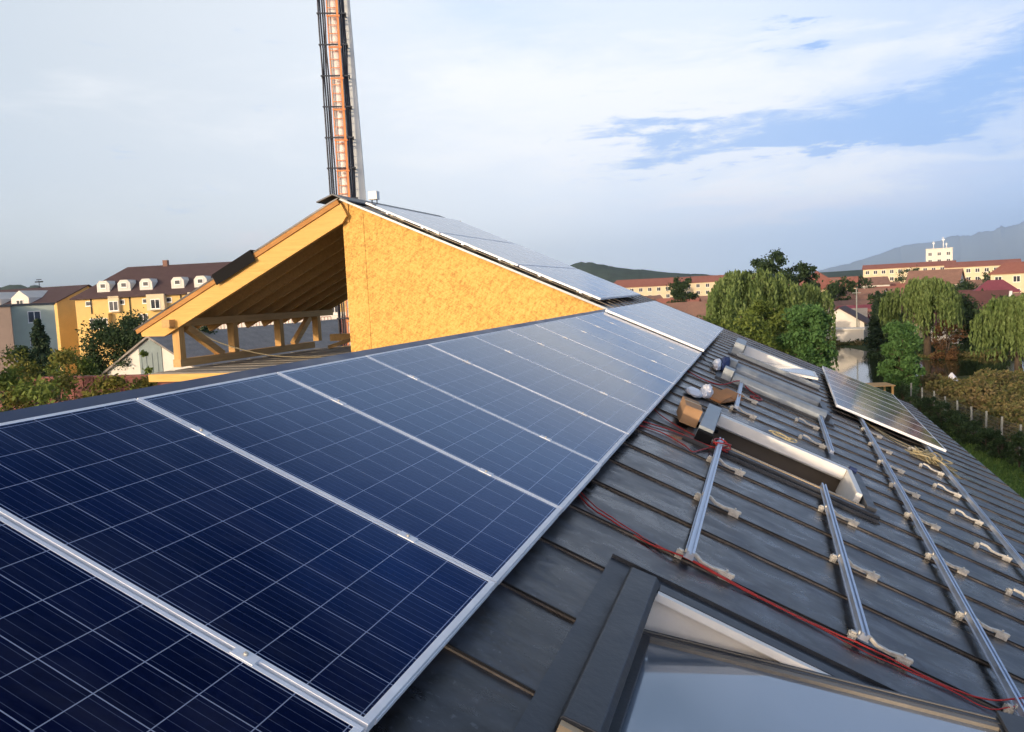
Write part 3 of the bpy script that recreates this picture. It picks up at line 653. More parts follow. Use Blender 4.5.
# 4: the farthest, sash tipped so that its white edge shows
W4 = WINS[3]; rw = roof_window('farthest roof window, slightly tilted with white frame edges')
a0, a1, b0, b1 = W4; lining(W4, 0.5, rw); flashing(W4, rw)
q = MB(); RB(q, a1 - 0.12, a1 - 0.02, b0 + 0.1, b1 - 0.05, -0.4, 0.02); part(q, 'reveal_board', M['whitepaint'], rw)
q = MB(); RB(q, a0 - 0.06, a0 + 0.02, b0, b1 + 0.1, RH + 0.012, -0.04); part(q, 'frame_cladding', M['greymetal'], rw); q = MB(); RB(q, a1 - 0.018, a1 + 0.07, b0, b1 + 0.08, RH + 0.012, 0.03); part(q, 'frame_cladding', M['greymetal'], rw)
q = MB(); RB(q, a0 + 0.2, a1 + 0.05, b0 - 0.12, b0 + 0.07, RH + 0.012, 0.10); part(q, 'head_cover', M['greymetal'], rw)
S4 = RM @ Matrix.Translation((b0 + 0.1, 0, -0.27)) @ Matrix.Rotation(-R(12), 4, 'Y')
q = MB(); q.box(0, 1.42, a0 + 0.1, a1 - 0.14, 0, 0.04, 0, S4); part(q, 'sash', M['whitepaint'], rw)
q = MB(); q.box(0.05, 1.37, a0 + 0.16, a1 - 0.2, 0.0405, 0.048, 0, S4); part(q, 'pane', M['glass'], rw)

# ------------------------------------------------------------------ solar panels
PW, PL = 1.008, 1.65
def make_panel(label, group):
    root = empty('solar_panel', (0, 0, 0), ROT, label, 'solar panel', group)
    f = MB(); hx, hy = PL / 2, PW / 2; fw_ = 0.017
    for (x0, x1, y0, y1) in ((-hx, hx, -hy, -hy + fw_), (-hx, hx, hy - fw_, hy), (-hx, -hx + fw_, -hy + fw_, hy - fw_), (hx - fw_ - 0.006, hx, -hy + fw_, hy - fw_)):
        f.box(x0, x1, y0, y1, -0.038, 0.0)
    f.box(hx + 0.0005, hx + 0.004, -hy + 0.05, hy - 0.05, -0.030, -0.012)
    fo = f.build('frame', M['alu'], root, bevel=0.0015)
    g = MB(); g.box(-hx + fw_, hx - fw_ - 0.006, -hy + fw_, hy - fw_, -0.012, -0.0006); g.build('cell_sheet', M['cells'], root)
    b = MB(); b.box(-hx + 0.12, -hx + 0.22, -0.06, 0.06, -0.034, -0.0125); b.build('junction_box', M['black'], root)
    return root
proto = make_panel('x', None); register(proto)
used = [False]
def put_panel(a, b, h, label, group, roll=0.0):
    o = proto if not used[0] else copy_tree(proto); used[0] = True
    o.location = RP(a, b, h); o.rotation_euler = (Matrix.Rotation(PITCH, 3, 'Y') @ Matrix.Rotation(roll, 3, 'Z')).to_euler()
    o['label'] = label; o['group'] = group; return o
ordn = ['first', 'second', 'third', 'fourth', 'fifth', 'sixth', 'seventh', 'eighth', 'ninth', 'tenth', 'eleventh', 'twelfth', 'thirteenth', 'fourteenth']
g1 = 'solar panels in the long row below the ridge'
for i in range(-2, 11):
    n = i + 2
    lab = {0: 'dark blue solar panel cut off by the bottom left corner of the photo', 12: 'last panel of the long ridge row, right before the raised far set'}.get(n, '%s dark blue panel of the long ridge row from the bottom left corner' % ordn[n])
    put_panel((i + 0.5) * 1.02 + rnd.gauss(0, 0.0015), PL / 2 + rnd.gauss(0, 0.002), rnd.gauss(0, 0.0008), lab, g1)
g2 = 'solar panels in the raised far end of the ridge row'
for i in range(6):
    put_panel(11.31 + 0.5 + i * 1.02, PL / 2 + 0.01, 0.045, '%s pale panel of the far raised set behind its bright front edge' % ordn[i], g2)
g3 = 'solar panels beside the eave'
for i in range(7):
    t_ = R(2.0); a = 11.72 + (i + 0.5) * 1.02
    put_panel(a * 1.0, 3.79 + PL / 2 + (a - 11.7) * math.tan(t_), 0.0, '%s panel from the front in the separate block near the eave' % ordn[i], g3, t_ * -1)
g4 = 'solar panels on the high roof above the board wall'
for r_ in range(3):
    for i in range(5):
        put_panel(13.24 + (i + 0.5) * 1.02, -0.46 - PL / 2 - r_ * 1.685, 0.0, '%s panel from the board wall in the %s row of the high roof above it' % (ordn[i], ['lowest', 'middle', 'topmost'][r_]), g4)

# mid clamps pressing neighbouring panels down
def make_mid():
    q = MB(); q.box(-0.035, 0.035, -0.02, 0.02, 0.0008, 0.004); q.box(-0.035, 0.035, -0.008, 0.008, -0.03, 0.0007)
    q.tube([(0, 0, 0.0035), (0, 0, 0.010)], 0.0065, 6, 1)
    return q.build('panel_clamp', [M['alu'], M['steel']], rot=ROT)
mc = make_mid(); first = True
for i in range(-1, 11):
    for b, wh in ((0.36, 'upper'), (1.28, 'lower')):
        o = mc if first else mc.copy()
        if not first: col.objects.link(o)
        first = False; o.location = RP(i * 1.02, b + rnd.gauss(0, 0.02), 0.0)
        tag(o, '%s small metal clamp on the %s joint of the ridge row from the bottom left' % (wh, ordn[i + 1]), 'panel clamp', 'clamps between panels of the ridge row')

# ------------------------------------------------------------------ rails and seam clamps
def make_rail(a0, a1, b0, b1, label, h=-0.052, grp='mounting rails on the open roof'):
    p, r2 = RP(a0, b0, h), RP(a1, b1, h); L = (r2 - p).length; ang = math.atan2(b1 - b0, a1 - a0)
    q = MB()   # extruded profile: a slotted box
    q.prism([(-0.02, -0.04), (0.02, -0.04), (0.02, 0), (0.007, 0), (0.007, -0.012), (-0.007, -0.012), (-0.007, 0), (-0.02, 0)], 0, L)
    q.box(-0.026, -0.0201, 0, L, -0.04, -0.034); q.box(0.0201, 0.026, 0, L, -0.04, -0.034)
    o = q.build('mounting_rail', M['rail'], loc=p); o.rotation_euler = (Matrix.Rotation(PITCH, 3, 'Y') @ Matrix.Rotation(-ang, 3, 'Z')).to_euler()
    return tag(o, label, 'rail', grp)
make_rail(2.44, 5.66, 2.29, 2.285, 'short aluminium rail between the near tilted window and the red cable coil')
make_rail(2.46, 5.62, 3.19, 3.195, 'aluminium rail ending just below the brown near edge of the open white framed window')
make_rail(2.32, 12.4, 3.93, 4.22, 'longest aluminium rail running from the bottom right corner to the eave panels')
make_rail(1.5, 19.0, 4.74, 5.50, 'long aluminium rail nearest the eave, passing under the straw rope')
make_rail(7.85, 10.1, 2.35, 2.34, 'short rail between the orange cardboard and the two fat grey covers')
make_rail(7.55, 10.1, 3.42, 3.45, 'short rail touching the lower end of the fat grey side covers')
for b, nm in ((0.35, 'upper'), (1.29, 'lower')):
    make_rail(-2.1, 17.4, b, b, '%s rail hidden beneath the ridge row of panels' % nm, -0.0385, 'rails under the ridge row')
for i, b in enumerate((-0.9, -1.75, -2.6, -3.4, -4.3, -5.1)):
    make_rail(13.5, 18.2, b, b, '%s rail from the bottom under the panels of the high roof' % ordn[i], -0.0385, 'rails under the high roof panels')

def seam_clamp(flip=1):
    """a cast block gripping the seam, and a bent strap running down along it"""
    root = empty('seam_clamp', rot=ROT)
    q = MB()
    q.box(-0.075, -0.030, -0.022, -0.005, 0.002, 0.044); q.box(-0.075, -0.030, 0.009, 0.024, 0.002, 0.044); q.box(-0.068, -0.036, -0.014, 0.014, 0.0445, 0.056)
    q.tube([(-0.052, -0.034, 0.022), (-0.052, 0.034, 0.022)], 0.007, 6)
    q.build('grip_block', M['steel'], root, bevel=0.0015)
    q = MB(); pts = [(-0.03, 0.0, 0.062), (0.04, 0.0, 0.060), (0.09, -0.003, 0.038), (0.16, -0.004, 0.032), (0.22, -0.003, 0.040), (0.29, 0.0, 0.040)]
    for p, r2 in zip(pts[:-1], pts[1:]): q.bar(p, Vector(r2) + (Vector(r2) - Vector(p)).normalized() * 0.006, 0.030, 0.022)
    q.build('strap', M['steel'], root, bevel=0.004)
    q = MB(); q.box(0.205, 0.285, -0.026, -0.006, 0.002, 0.034); q.box(0.205, 0.285, 0.010, 0.027, 0.002, 0.034)
    q.tube([(0.225, -0.032, 0.022), (0.225, 0.033, 0.022)], 0.005, 6); q.tube([(0.268, -0.032, 0.022), (0.268, 0.033, 0.022)], 0.005, 6); q.tube([(0.245, 0, 0.052), (0.245, 0, 0.062)], 0.008, 6)
    q.build('foot_block', M['steel'], root, bevel=0.0015)
    return root
sc0 = seam_clamp(); register(sc0); first = True
def b3(a): return 3.93 + (a - 2.32) * 0.0288
def b4(a): return 4.74 + (a - 1.5) * 0.0434
spots = []
for j, a in enumerate((2.5, 3.7, 4.9)):
    spots.append((a, 2.287, '%s seam clamp of the short rail above the near tilted window, from its near end' % ordn[j]))
    spots.append((a, 3.19, '%s seam clamp of the rail below the white framed window, from its near end' % ordn[j]))
for j, a in enumerate((2.5, 3.7, 4.9, 6.1, 7.3, 8.5, 9.7, 10.9)):
    spots.append((a, b3(a), '%s seam clamp up from the bottom right corner along the longest rail' % ordn[j]))
for j, a in enumerate((4.9, 6.1, 7.3, 8.5, 9.7, 10.9)):
    spots.append((a, b4(a) - 0.30, '%s seam clamp from the right photo edge along the rail nearest the eave' % ordn[j]))
for j, a in enumerate((7.9, 9.1)):
    spots.append((a, 2.35, '%s seam clamp of the short rail beside the orange cardboard' % ['nearer', 'farther'][j]))
for j, a in enumerate((7.9, 9.1)):
    spots.append((a, 3.15, '%s seam clamp at the rail below the fat grey covers' % ['nearer', 'farther'][j]))
for a, b, lab in spots:
    o = sc0 if first else copy_tree(sc0); first = False
    o.location = RP(a + 0.002, b, RH); o.rotation_euler = (Matrix.Rotation(PITCH, 3, 'Y') @ Matrix.Rotation(R(rnd.uniform(-3.5, 3.5)), 3, 'Z')).to_euler()
    o.scale = (0.84, 0.85, 0.9)
    tag(o, lab, 'seam clamp', 'seam clamps on the open roof')
for j in range(6):
    o = copy_tree(sc0); o.location = RP(13.95, -1.0 - j * 0.83, RH); o.rotation_euler = ROT
    tag(o, '%s seam clamp up the sloping edge above the board wall' % ordn[j], 'seam clamp', 'seam clamps under the edge of the high roof panels')

# ------------------------------------------------------------------ cables, rope, boxes and bags
def rp_pts(l, h=RH + 0.008): return [RP(a, b, (h if len(l[0]) < 3 else 0)) for a, b in l]
cable('red_cable', [RP(*p) for p in ((3.2, 1.3, -0.12), (2.66, 1.67, -0.12), (2.55, 1.85, -0.118), (2.475, 2.09, -0.118), (2.46, 2.31, -0.095), (2.47, 2.63, -0.118), (2.45, 2.99, -0.118), (2.43, 3.2, -0.1), (2.46, 3.58, -0.118), (2.50, 3.80, -0.10), (2.60, 3.97, -0.045))], 0.0045, M['redcable'], 'long red cable running down the roof beside the near window', 'cable', 'red cables on the roof', wig=0.002)
cable('red_cable', [RP(*p) for p in ((3.25, 1.3, -0.12), (2.72, 1.67, -0.12), (2.60, 1.85, -0.118), (2.51, 2.09, -0.119), (2.46, 2.3, -0.10), (2.455, 2.63, -0.119), (2.435, 2.99, -0.119), (2.41, 3.2, -0.119), (2.44, 3.58, -0.118), (2.44, 3.80, -0.118), (2.56, 3.97, -0.05))], 0.0035, M['redcable'], 'second red cable twisted along the first below the near window', 'cable', 'red cables on the roof', wig=0.002, seed=4)
coil = [RP(5.2, 1.5, -0.12), RP(5.30, 1.70, -0.118), RP(5.42, 1.90, -0.118), RP(5.42, 2.08, -0.118), RP(5.36, 2.22, -0.10)]
for i in range(26):
    t_ = i * 0.9; coil.append(RP(5.42 + 0.10 * math.sin(t_ * 1.1) * (1 + 0.2 * math.sin(i)), 2.30 + 0.075 * math.cos(t_), -0.075 + 0.035 * math.sin(t_ * 0.7)))
cable('red_cable', coil, 0.006, M['redcable'], 'red cable bunched in a coil around the end of the short near rail', 'cable', 'red cables on the roof', sub=4, seed=5)
cable('red_cable', [RP(*p) for p in ((5.0, 1.55, -0.12), (5.15, 1.8, -0.118), (5.05, 2.02, -0.118), (4.95, 2.10, -0.117), (5.15, 2.16, -0.117), (5.38, 2.24, -0.1))], 0.006, M['redcable'], 'looped red cable end lying left of the coil on the short rail', 'cable', 'red cables on the roof', seed=9)
cable('red_cable', [RP(*p) for p in ((9.5, 1.6, -0.12), (9.3, 1.85, -0.118), (9.5, 2.1, -0.118), (10.1, 2.3, -0.05), (10.05, 2.45, -0.1), (9.85, 2.6, -0.118), (9.7, 2.66, -0.118), (9.5, 2.6, -0.118), (9.6, 2.5, -0.118), (9.8, 2.62, -0.11))], 0.008, M['redcable'], 'red cable curling beside the two fat grey window covers', 'cable', 'red cables on the roof', seed=11)
cable('red_cable', [RP(*p) for p in ((6.6, 1.45, -0.12), (6.0, 1.62, -0.118), (5.75, 1.8, -0.118), (5.62, 2.0, -0.118), (5.5, 2.2, -0.1), (5.45, 2.3, -0.06))], 0.005, M['redcable'], 'thin red cable coming from under the panels towards the coil', 'cable', 'red cables on the roof', seed=13)
cable('white_cable', [RP(*p) for p in ((11.6, 1.6, -0.06), (11.3, 1.75, -0.10), (11.2, 1.9, -0.118), (10.9, 1.98, -0.118))], 0.009, M['greymetal'], 'pale cable stub hanging from the far panel corner beside the white bag', 'cable')
rr = random.Random(21); rope = [RP(12.2, 4.30, -0.118), RP(11.5, 4.50, -0.118), RP(11.1, 4.70, -0.118)]
for i in range(70):
    a = rr.gauss(10.55, 0.22); b = rr.gauss(5.03, 0.13) ; rope.append(RP(a - (b - 5) * 0.3, b, -0.11 + 0.10 * rr.random() ** 2))
cable('straw_rope', rope, 0.009, M['rope'], 'tangled straw coloured rope heaped on the eave rail below the lower panels', 'rope', sub=5, seed=3)
cable('straw_rope', [RP(12.4, 4.2, -0.118), RP(11.9, 4.4, -0.116), RP(11.5, 4.62, -0.117), RP(11.3, 4.9, -0.117), RP(11.0, 4.86, -0.11), RP(10.75, 5.0, -0.10)], 0.012, M['rope'], 'loose rope end trailing from the tangle along the lower panel edge', 'rope', seed=8)
for i in range(6): KIDS.setdefault('_', [])
q = MB()
pts = [RP(6.22, 3.12, -0.02)]
for i in range(30):
    t_ = i * 0.7; pts.append(RP(6.84 + 0.04 * math.sin(t_ * 1.7), 2.78 + 0.10 * math.cos(t_) + i * 0.004, -0.01 + 0.014 * math.sin(t_)))
cable('straw_rope', pts[1:], 0.006, M['rope'], 'small bundle of rope lying on the white board of the open window', 'rope', sub=3)

def carton(name, loc, rz, L, W_, H, mt, label, cat, flaps=True):
    root = empty(name, loc, (Matrix.Rotation(PITCH, 3, 'Y') @ Matrix.Rotation(rz, 3, 'Z')).to_euler(), label, cat)
    q = MB(); q.box(-L / 2, L / 2, -W_ / 2, W_ / 2, 0, H); q.build('carton_body', mt, root, bevel=0.004)
    if flaps:
        q = MB(); q.box(-L / 2, L / 2, -W_ / 2 - 0.001, -0.003, H + 0.001, H + 0.006); q.build('flap', mt, root, rot=(R(3), 0, 0))
        q = MB(); q.box(-L / 2, L / 2, 0.003, W_ / 2 + 0.001, H + 0.001, H + 0.006); q.build('flap', mt, root, rot=(R(-2), 0, 0))
        q = MB(); q.box(-L / 2 - 0.001, L / 2 + 0.001, -0.02, 0.02, H + 0.008, H + 0.0095); q.build('tape', M['liningwood'], root)
    return root
carton('cardboard_box', RP(6.05, 1.93, RH + 0.024), R(10), 0.16, 0.42, 0.17, M['board'], 'closed pale cardboard box beside the grey head box', 'cardboard box')
root = empty('cardboard_sheet', RP(8.35, 2.17, RH + 0.026), (Matrix.Rotation(PITCH, 3, 'Y') @ Matrix.Rotation(R(-14), 3, 'Z')).to_euler(), 'flattened orange brown cardboard lying behind the grey head box', 'cardboard')
q = MB(); q.box(-0.13, 0.13, -0.52, 0.52, 0, 0.012); q.build('panel', M['board2'], root)
q = MB(); q.box(-0.13, 0.13, 0.0, 0.40, 0, 0.006); q.build('flap', M['board2'], root, loc=(0, -0.5, 0.014), rot=(R(9), 0, 0))
q = MB(); q.box(-0.12, 0.12, 0.0, 0.36, 0, 0.006); q.build('flap', M['board2'], root, loc=(0.005, 0.13, 0.014), rot=(R(6), 0, 0))
def bag(name, loc, size, mt, label, cat, seed):
    bm = bmesh.new(); bmesh.ops.create_icosphere(bm, subdivisions=4, radius=1.0); rr = np.random.RandomState(seed)
    K = rr.randn(14, 3) * 3.2; ph = rr.rand(14) * 6.28
    for v in bm.verts:
        p = np.array(v.co); d = sum(abs(math.sin(float(K[i] @ p) + ph[i])) for i in range(14)) / 14
        s_ = 0.55 + 0.75 * d; v.co = Vector((p[0] * size[0] * s_, p[1] * size[1] * s_, max(p[2], -0.45) * size[2] * s_ + size[2] * 0.42))
    me = bpy.data.meshes.new(name); bm.to_mesh(me); bm.free(); me.materials.append(mt)
    for p in me.polygons: p.use_smooth = True
    o = bpy.data.objects.new(name, me); col.objects.link(o); o.location = loc; o.rotation_euler = ROT; return tag(o, label, cat)
b1_ = bag('plastic_bag', RP(7.95, 1.98, RH + 0.025), (0.07, 0.20, 0.09), M['bag'], 'crumpled white plastic bag right behind the cardboard box', 'plastic bag', 3)
bag('plastic_bag', RP(7.75, 1.86, RH + 0.022), (0.10, 0.22, 0.04), M['bag'], 'flat torn white plastic beside the crumpled bag and the panel edge', 'plastic bag', 5)
bag('plastic_bag', RP(11.0, 1.93, RH + 0.025), (0.07, 0.26, 0.09), M['bag'], 'white bag in front of the two fat grey cover ends', 'plastic bag', 8)
bag('work_jacket', RP(11.3, 2.02, RH + 0.025), (0.08, 0.40, 0.12), M['bluecloth'], 'dark blue work cloth bundled beside the farther white bag', 'cloth', 12)
q = MB(); q.box(-0.09, 0.09, -0.04, 0.04, 0, 0.05); q.tube([(0.0, 0.0, 0.025), (0.14, 0.05, 0.03)], 0.02, 8)
tag(q.build('cordless_drill', M['black'], loc=RP(6.05, 2.10, RH + 0.002), rot=ROT, bevel=0.006), 'small black power tool in front of the cardboard box', 'power tool')

# antenna box on the high ridge
root = empty('ridge_sensor_box', (-5.17, 14.0, 2.30), label='small pale box on two legs on the high ridge by the mast', cat='antenna box')
q = MB(); q.box(-0.095, 0.095, -0.07, 0.07, 0.10, 0.27); q.build('casing', M['whitepaint'], root, bevel=0.01)
for s in (-0.05, 0.06):
    q = MB(); q.tube([(s, 0, -0.12), (s, 0, 0.098)], 0.012, 8); q.build('leg', M['darkmetal'], root)

# ------------------------------------------------------------------ telecom mast
mast = empty('telecom_mast', (-12.86, 27.44, G), (0, 0, R(25.5)), 'tall pale monopole mast with orange ladder and dark cable bundles behind the high ridge', 'mast')
TOPZ = 26.0
q = MB(); xr = (1.04, 0.50)
q.add([(0.0, 0.0, 0), (xr[0], 0.0, 0), (xr[0], 0.7, 0), (0.0, 0.7, 0), (0.0, 0.0, TOPZ), (xr[1], 0.0, TOPZ), (xr[1], 0.5, TOPZ), (0.0, 0.5, TOPZ)], [(3, 2, 1, 0), (4, 5, 6, 7), (0, 1, 5, 4), (1, 2, 6, 5), (2, 3, 7, 6), (3, 0, 4, 7)])
q.build('pole', M['pole'], mast, bevel=0.03)
q = MB(); q.tube([(-0.04, -0.08, 0), (-0.04, -0.08, TOPZ)], [0.25, 0.23], 16); q.build('inner_tube', M['whitepaint'], mast)
L = MB()
for x in (-0.24, 0.14): L.box(x - 0.018, x + 0.018, -0.42, -0.37, 0, TOPZ)
z = 0.3
while z < TOPZ: L.tube([(-0.23, -0.395, z), (0.13, -0.395, z)], 0.014, 6); z += 0.31
L.build('ladder', M['ladderred'], mast)
q = MB(); q.box(0.10, 0.18, -0.52, -0.43, 0, TOPZ); q.build('safety_rail', M['ladderred'], mast)
z = 1.0
while z < TOPZ:
    q = MB(); q.box(-0.62, 0.46, -0.46, -0.43, z, z + 0.05); q.box(-0.60, -0.55, -0.43, 0.1, z, z + 0.05); q.box(0.40, 0.45, -0.43, 0.1, z, z + 0.05); q.build('cable_bracket', M['darkmetal'], mast)
    q = MB(); q.box(-0.27, 0.22, -0.55, -0.525, z - 0.12, z - 0.07); q.build('ladder_bracket', M['ladderred'], mast); z += 1.13
rr = random.Random(5)
def bundle(x0, n, sp, seed):
    rr = random.Random(seed)
    for i in range(n):
        q = MB(); pts = []; z = 0.0
        while z < TOPZ + 0.01:
            bow = 0.0
            if x0 < 0 and 18.0 < z + 0.0 < 21.0 and i in (0, 3): bow = -0.05
            pts.append((x0 + i * sp + rr.gauss(0, 0.008) + bow * 0, -0.36 + 0.05 * (i % 3) + rr.gauss(0, 0.012), z)); z += 0.9
        q.tube(pts, 0.034, 6); q.build('feeder_cable', M['blackcable'], mast)
bundle(-0.56, 4, 0.075, 1); bundle(0.25, 3, 0.06, 2)

# ------------------------------------------------------------------ houses and blocks
def win_mesh(wd, ht, nm=1, frame=M['whitepaint']):
    q = MB(); f = 0.09
    q.box(-wd / 2, wd / 2, -0.06, 0.02, -ht / 2, -ht / 2 + f, 0); q.box(-wd / 2, wd / 2, -0.06, 0.02, ht / 2 - f, ht / 2, 0)
    for x in [-wd / 2 + f / 2] + [wd / 2 - f / 2] + [(-wd / 2) + wd * (i + 1) / (nm + 1) for i in range(nm)]:
        q.box(x - f / 2, x + f / 2, -0.058, 0.018, -ht / 2 + f, ht / 2 - f, 0)
    q.box(-wd / 2 + 0.02, wd / 2 - 0.02, -0.03, -0.005, -ht / 2 + 0.02, ht / 2 - 0.02, 1)
    q.box(-wd / 2 - 0.05, wd / 2 + 0.05, -0.11, -0.061, -ht / 2 - 0.06, -ht / 2, 0)
    me = q.build('window', [frame, M['winglass']]); mesh = me.data; bpy.data.objects.remove(me); return mesh
WM = {'std': win_mesh(1.4, 1.4), 'wide': win_mesh(2.6, 1.5, 3), 'small': win_mesh(0.9, 0.7, 0), 'tall': win_mesh(1.0, 1.7, 0), 'red': win_mesh(1.5, 1.7, 2, M['redbrown'])}
def add_window(parent, mesh, loc, rz=0.0):
    o = bpy.data.objects.new('window', mesh); col.objects.link(o); o.parent = parent; o.location = loc; o.rotation_euler = (0, 0, rz); return o
def make_house(name, label, cat, loc, yaw, L, W_, H, RHt, wall, roof, group=None, hip=0.0, wins=None, over=0.4, gable_wins=False, chimney=False, base=None, thick=0.16):
    if base is None: base = gz0(loc[1]) - (0.6 if loc[1] > 138 else 0)
    """local x = length, front at -y; the roof ridge runs along x; hip = how far the ridge is drawn in"""
    root = empty(name, (loc[0], loc[1], base), (0, 0, yaw), label, cat, group)
    q = MB()
    if RHt > 0 and hip == 0:
        q.prism([(-W_ / 2, 0), (W_ / 2, 0), (W_ / 2, H), (0, H + RHt - 0.02), (-W_ / 2, H)], -L / 2, L / 2, 'x')
    else: q.box(-L / 2, L / 2, -W_ / 2, W_ / 2, 0, H)
    q.build('wall', wall, root)
    q = MB(); o = over; sl = RHt / (W_ / 2)
    if RHt <= 0:
        q.box(-L / 2 - 0.15, L / 2 + 0.15, -W_ / 2 - 0.15, W_ / 2 + 0.15, H + 0.002, H + 0.25)
    else:
        X0, X1, Y0 = -L / 2 - o, L / 2 + o, W_ / 2 + o; zb = H - o * sl
        lower = [(X0, -Y0, zb), (X1, -Y0, zb), (X1, Y0, zb), (X0, Y0, zb)]; r0, r1 = (X0 + hip, 0, H + RHt + 0.02), (X1 - hip, 0, H + RHt + 0.02)
        vs = lower + [r0, r1] + [(x, y, z + thick) for x, y, z in lower + [r0, r1]]
        top = [(6, 7, 11, 10), (8, 9, 10, 11), (7, 8, 11), (9, 6, 10)]
        bot = [(0, 4, 5, 1), (2, 5, 4, 3), (1, 5, 2), (3, 4, 0)]
        if hip == 0: top = top[:2]; bot = bot[:2]; side = [(0, 6, 10, 4), (4, 10, 9, 3), (1, 5, 11, 7), (5, 2, 8, 11)]
        else: side = [(1, 2, 8, 7), (3, 0, 6, 9)]
        q.add(vs, top + bot + side + [(0, 1, 7, 6), (2, 3, 9, 8)])
    q.build('roof', roof, root)
    for wn in (wins or []):
        rowz, xs, kind = wn
        for x in xs: add_window(root, WM[kind], (x, -W_ / 2 - 0.012, rowz))
    if gable_wins:
        for z_, ys in gable_wins:
            for y in ys: add_window(root, WM['std'], (L / 2 + 0.012, y, z_), R(90))
    if chimney:
        q = MB(); cxs = L * 0.22; q.box(cxs - 0.4, cxs + 0.4, 0.6, 1.3, H + RHt * 0.3, H + RHt + 0.9); q.box(cxs - 0.5, cxs + 0.5, 0.5, 1.4, H + RHt + 0.901, H + RHt + 1.05); q.build('chimney', M['rustroof'], root)
    return root
def xs(n, L, pad=1.5): return [-L / 2 + pad + (L - 2 * pad) * i / (n - 1) for i in range(n)]
# the long yellow block with a steep brown roof
y1 = R(12.76); L1, Wd1, H1, RH1 = 46.0, 12.0, 12.1, 4.1
c = Vector((-92.83, 95.30, 0)) + Vector((math.cos(y1), math.sin(y1), 0)) * L1 / 2 + Vector((-math.sin(y1), math.cos(y1), 0)) * Wd1 / 2
blk = make_house('apartment_block', 'long yellow apartment block with steep dark brown roof and white dormers', 'apartment block', (c.x, c.y), y1, L1, Wd1, H1, RH1, M['yellowwall'], M['brownroof'], hip=5.5, over=0.5,
    wins=[(11.1, [-21, -16.0, -12.5, -9.0, -3.2, 1.5, 6.0, 11, 16], 'small'), (8.4, [-19.2], 'wide'), (8.6, [-13.0, -5.6, -1.6, 2.6, 7, 11, 15], 'std'), (5.6, [-20, -16.0, -12.5, -6.0, -2.0, 2.0, 6.0, 10], 'std'), (2.8, [-20, -16.0, -12.5, -6.0, -2.0, 2.0, 6.0, 10], 'std'), (6.8, [-4.5 + 2.6 * i for i in range(10)], 'red')])
q = MB(); q.box(-4, 22.95, -Wd1 / 2 - 0.06, -Wd1 / 2 + 0.0, 0, 8.2); o = q.build('lower_white_wall', M['whitewall'], blk); o['label'] = 'white rendered lower storeys'
for x, wd, d, z0, z1 in ((-19.2, 3.0, 0.9, 0, 9.6), (-10.6, 2.6, 0.9, 9.7, 12.0), (-17.0, 1.6, 0.5, 9.7, 12.0), (-4.2, 3.2, 0.9, 0, 12.0)):
    q = MB(); q.box(x - wd / 2, x + wd / 2, -Wd1 / 2 - d, -Wd1 / 2 - 0.001, z0, z1); q.build('bay', M['creamwall'] if x != -19.2 else M['yellowwall'], blk)
    add_window(blk, WM['wide' if wd > 2.8 else 'std'], (x, -Wd1 / 2 - d - 0.012, min(z1 - 1.4, 10.6)))
for x, z0 in ((-8.6, 7.4), (-1.0, 9.9), (-13.6, 4.2)):
    q = MB(); q.box(x - 1.6, x + 1.6, -Wd1 / 2 - 1.1, -Wd1 / 2 - 0.002, z0, z0 + 0.14); q.box(x - 1.6, x + 1.6, -Wd1 / 2 - 1.1, -Wd1 / 2 - 1.03, z0 + 0.141, z0 + 1.0)
    q.build('balcony', M['redbrown'] if x == -8.6 else M['whitewall'], blk)
for x in (-20.6, -14.8, -7.2):
    q = MB(); q.tube([(x, -Wd1 / 2 - 0.12, 0.2), (x, -Wd1 / 2 - 0.12, H1 - 0.2)], 0.07, 6); q.build('downpipe', M['darkmetal'], blk)
def dormer(parent, x, wd=1.9, z0=12.7, ht=1.6, W2=Wd1, slope=RH1 / (Wd1 / 2), Hh=H1):
    yf = -W2 / 2 + (z0 - Hh) / slope      # where the roof surface has height z0
    e = MB(); yb = yf + (ht + 0.5) / slope
    e.prism([(x - wd / 2, z0 - 0.25), (x + wd / 2, z0 - 0.25), (x + wd / 2, z0 + ht * 0.7), (x + wd * 0.28, z0 + ht), (x - wd * 0.28, z0 + ht), (x - wd / 2, z0 + ht * 0.7)], yf - 0.25, yb, 'y')
    o = e.build('dormer', M['whitewall'], parent)
    ww = bpy.data.objects.new('window', WM['small']); col.objects.link(ww); ww.parent = o; ww.location = (x, yf - 0.27, z0 + 0.85)
    return o
for t_ in (3.43, 6.56, 9.83, 14.55, 17.94, 23, 28, 33): dormer(blk, -L1 / 2 + t_ + 0.6)
for x in (-12, 2, 14): 
    q = MB(); q.box(x - 0.35, x + 0.35, -0.3, 0.3, H1 + RH1 - 0.3, H1 + RH1 + 0.9); q.build('chimney', M['rustroof'], blk)
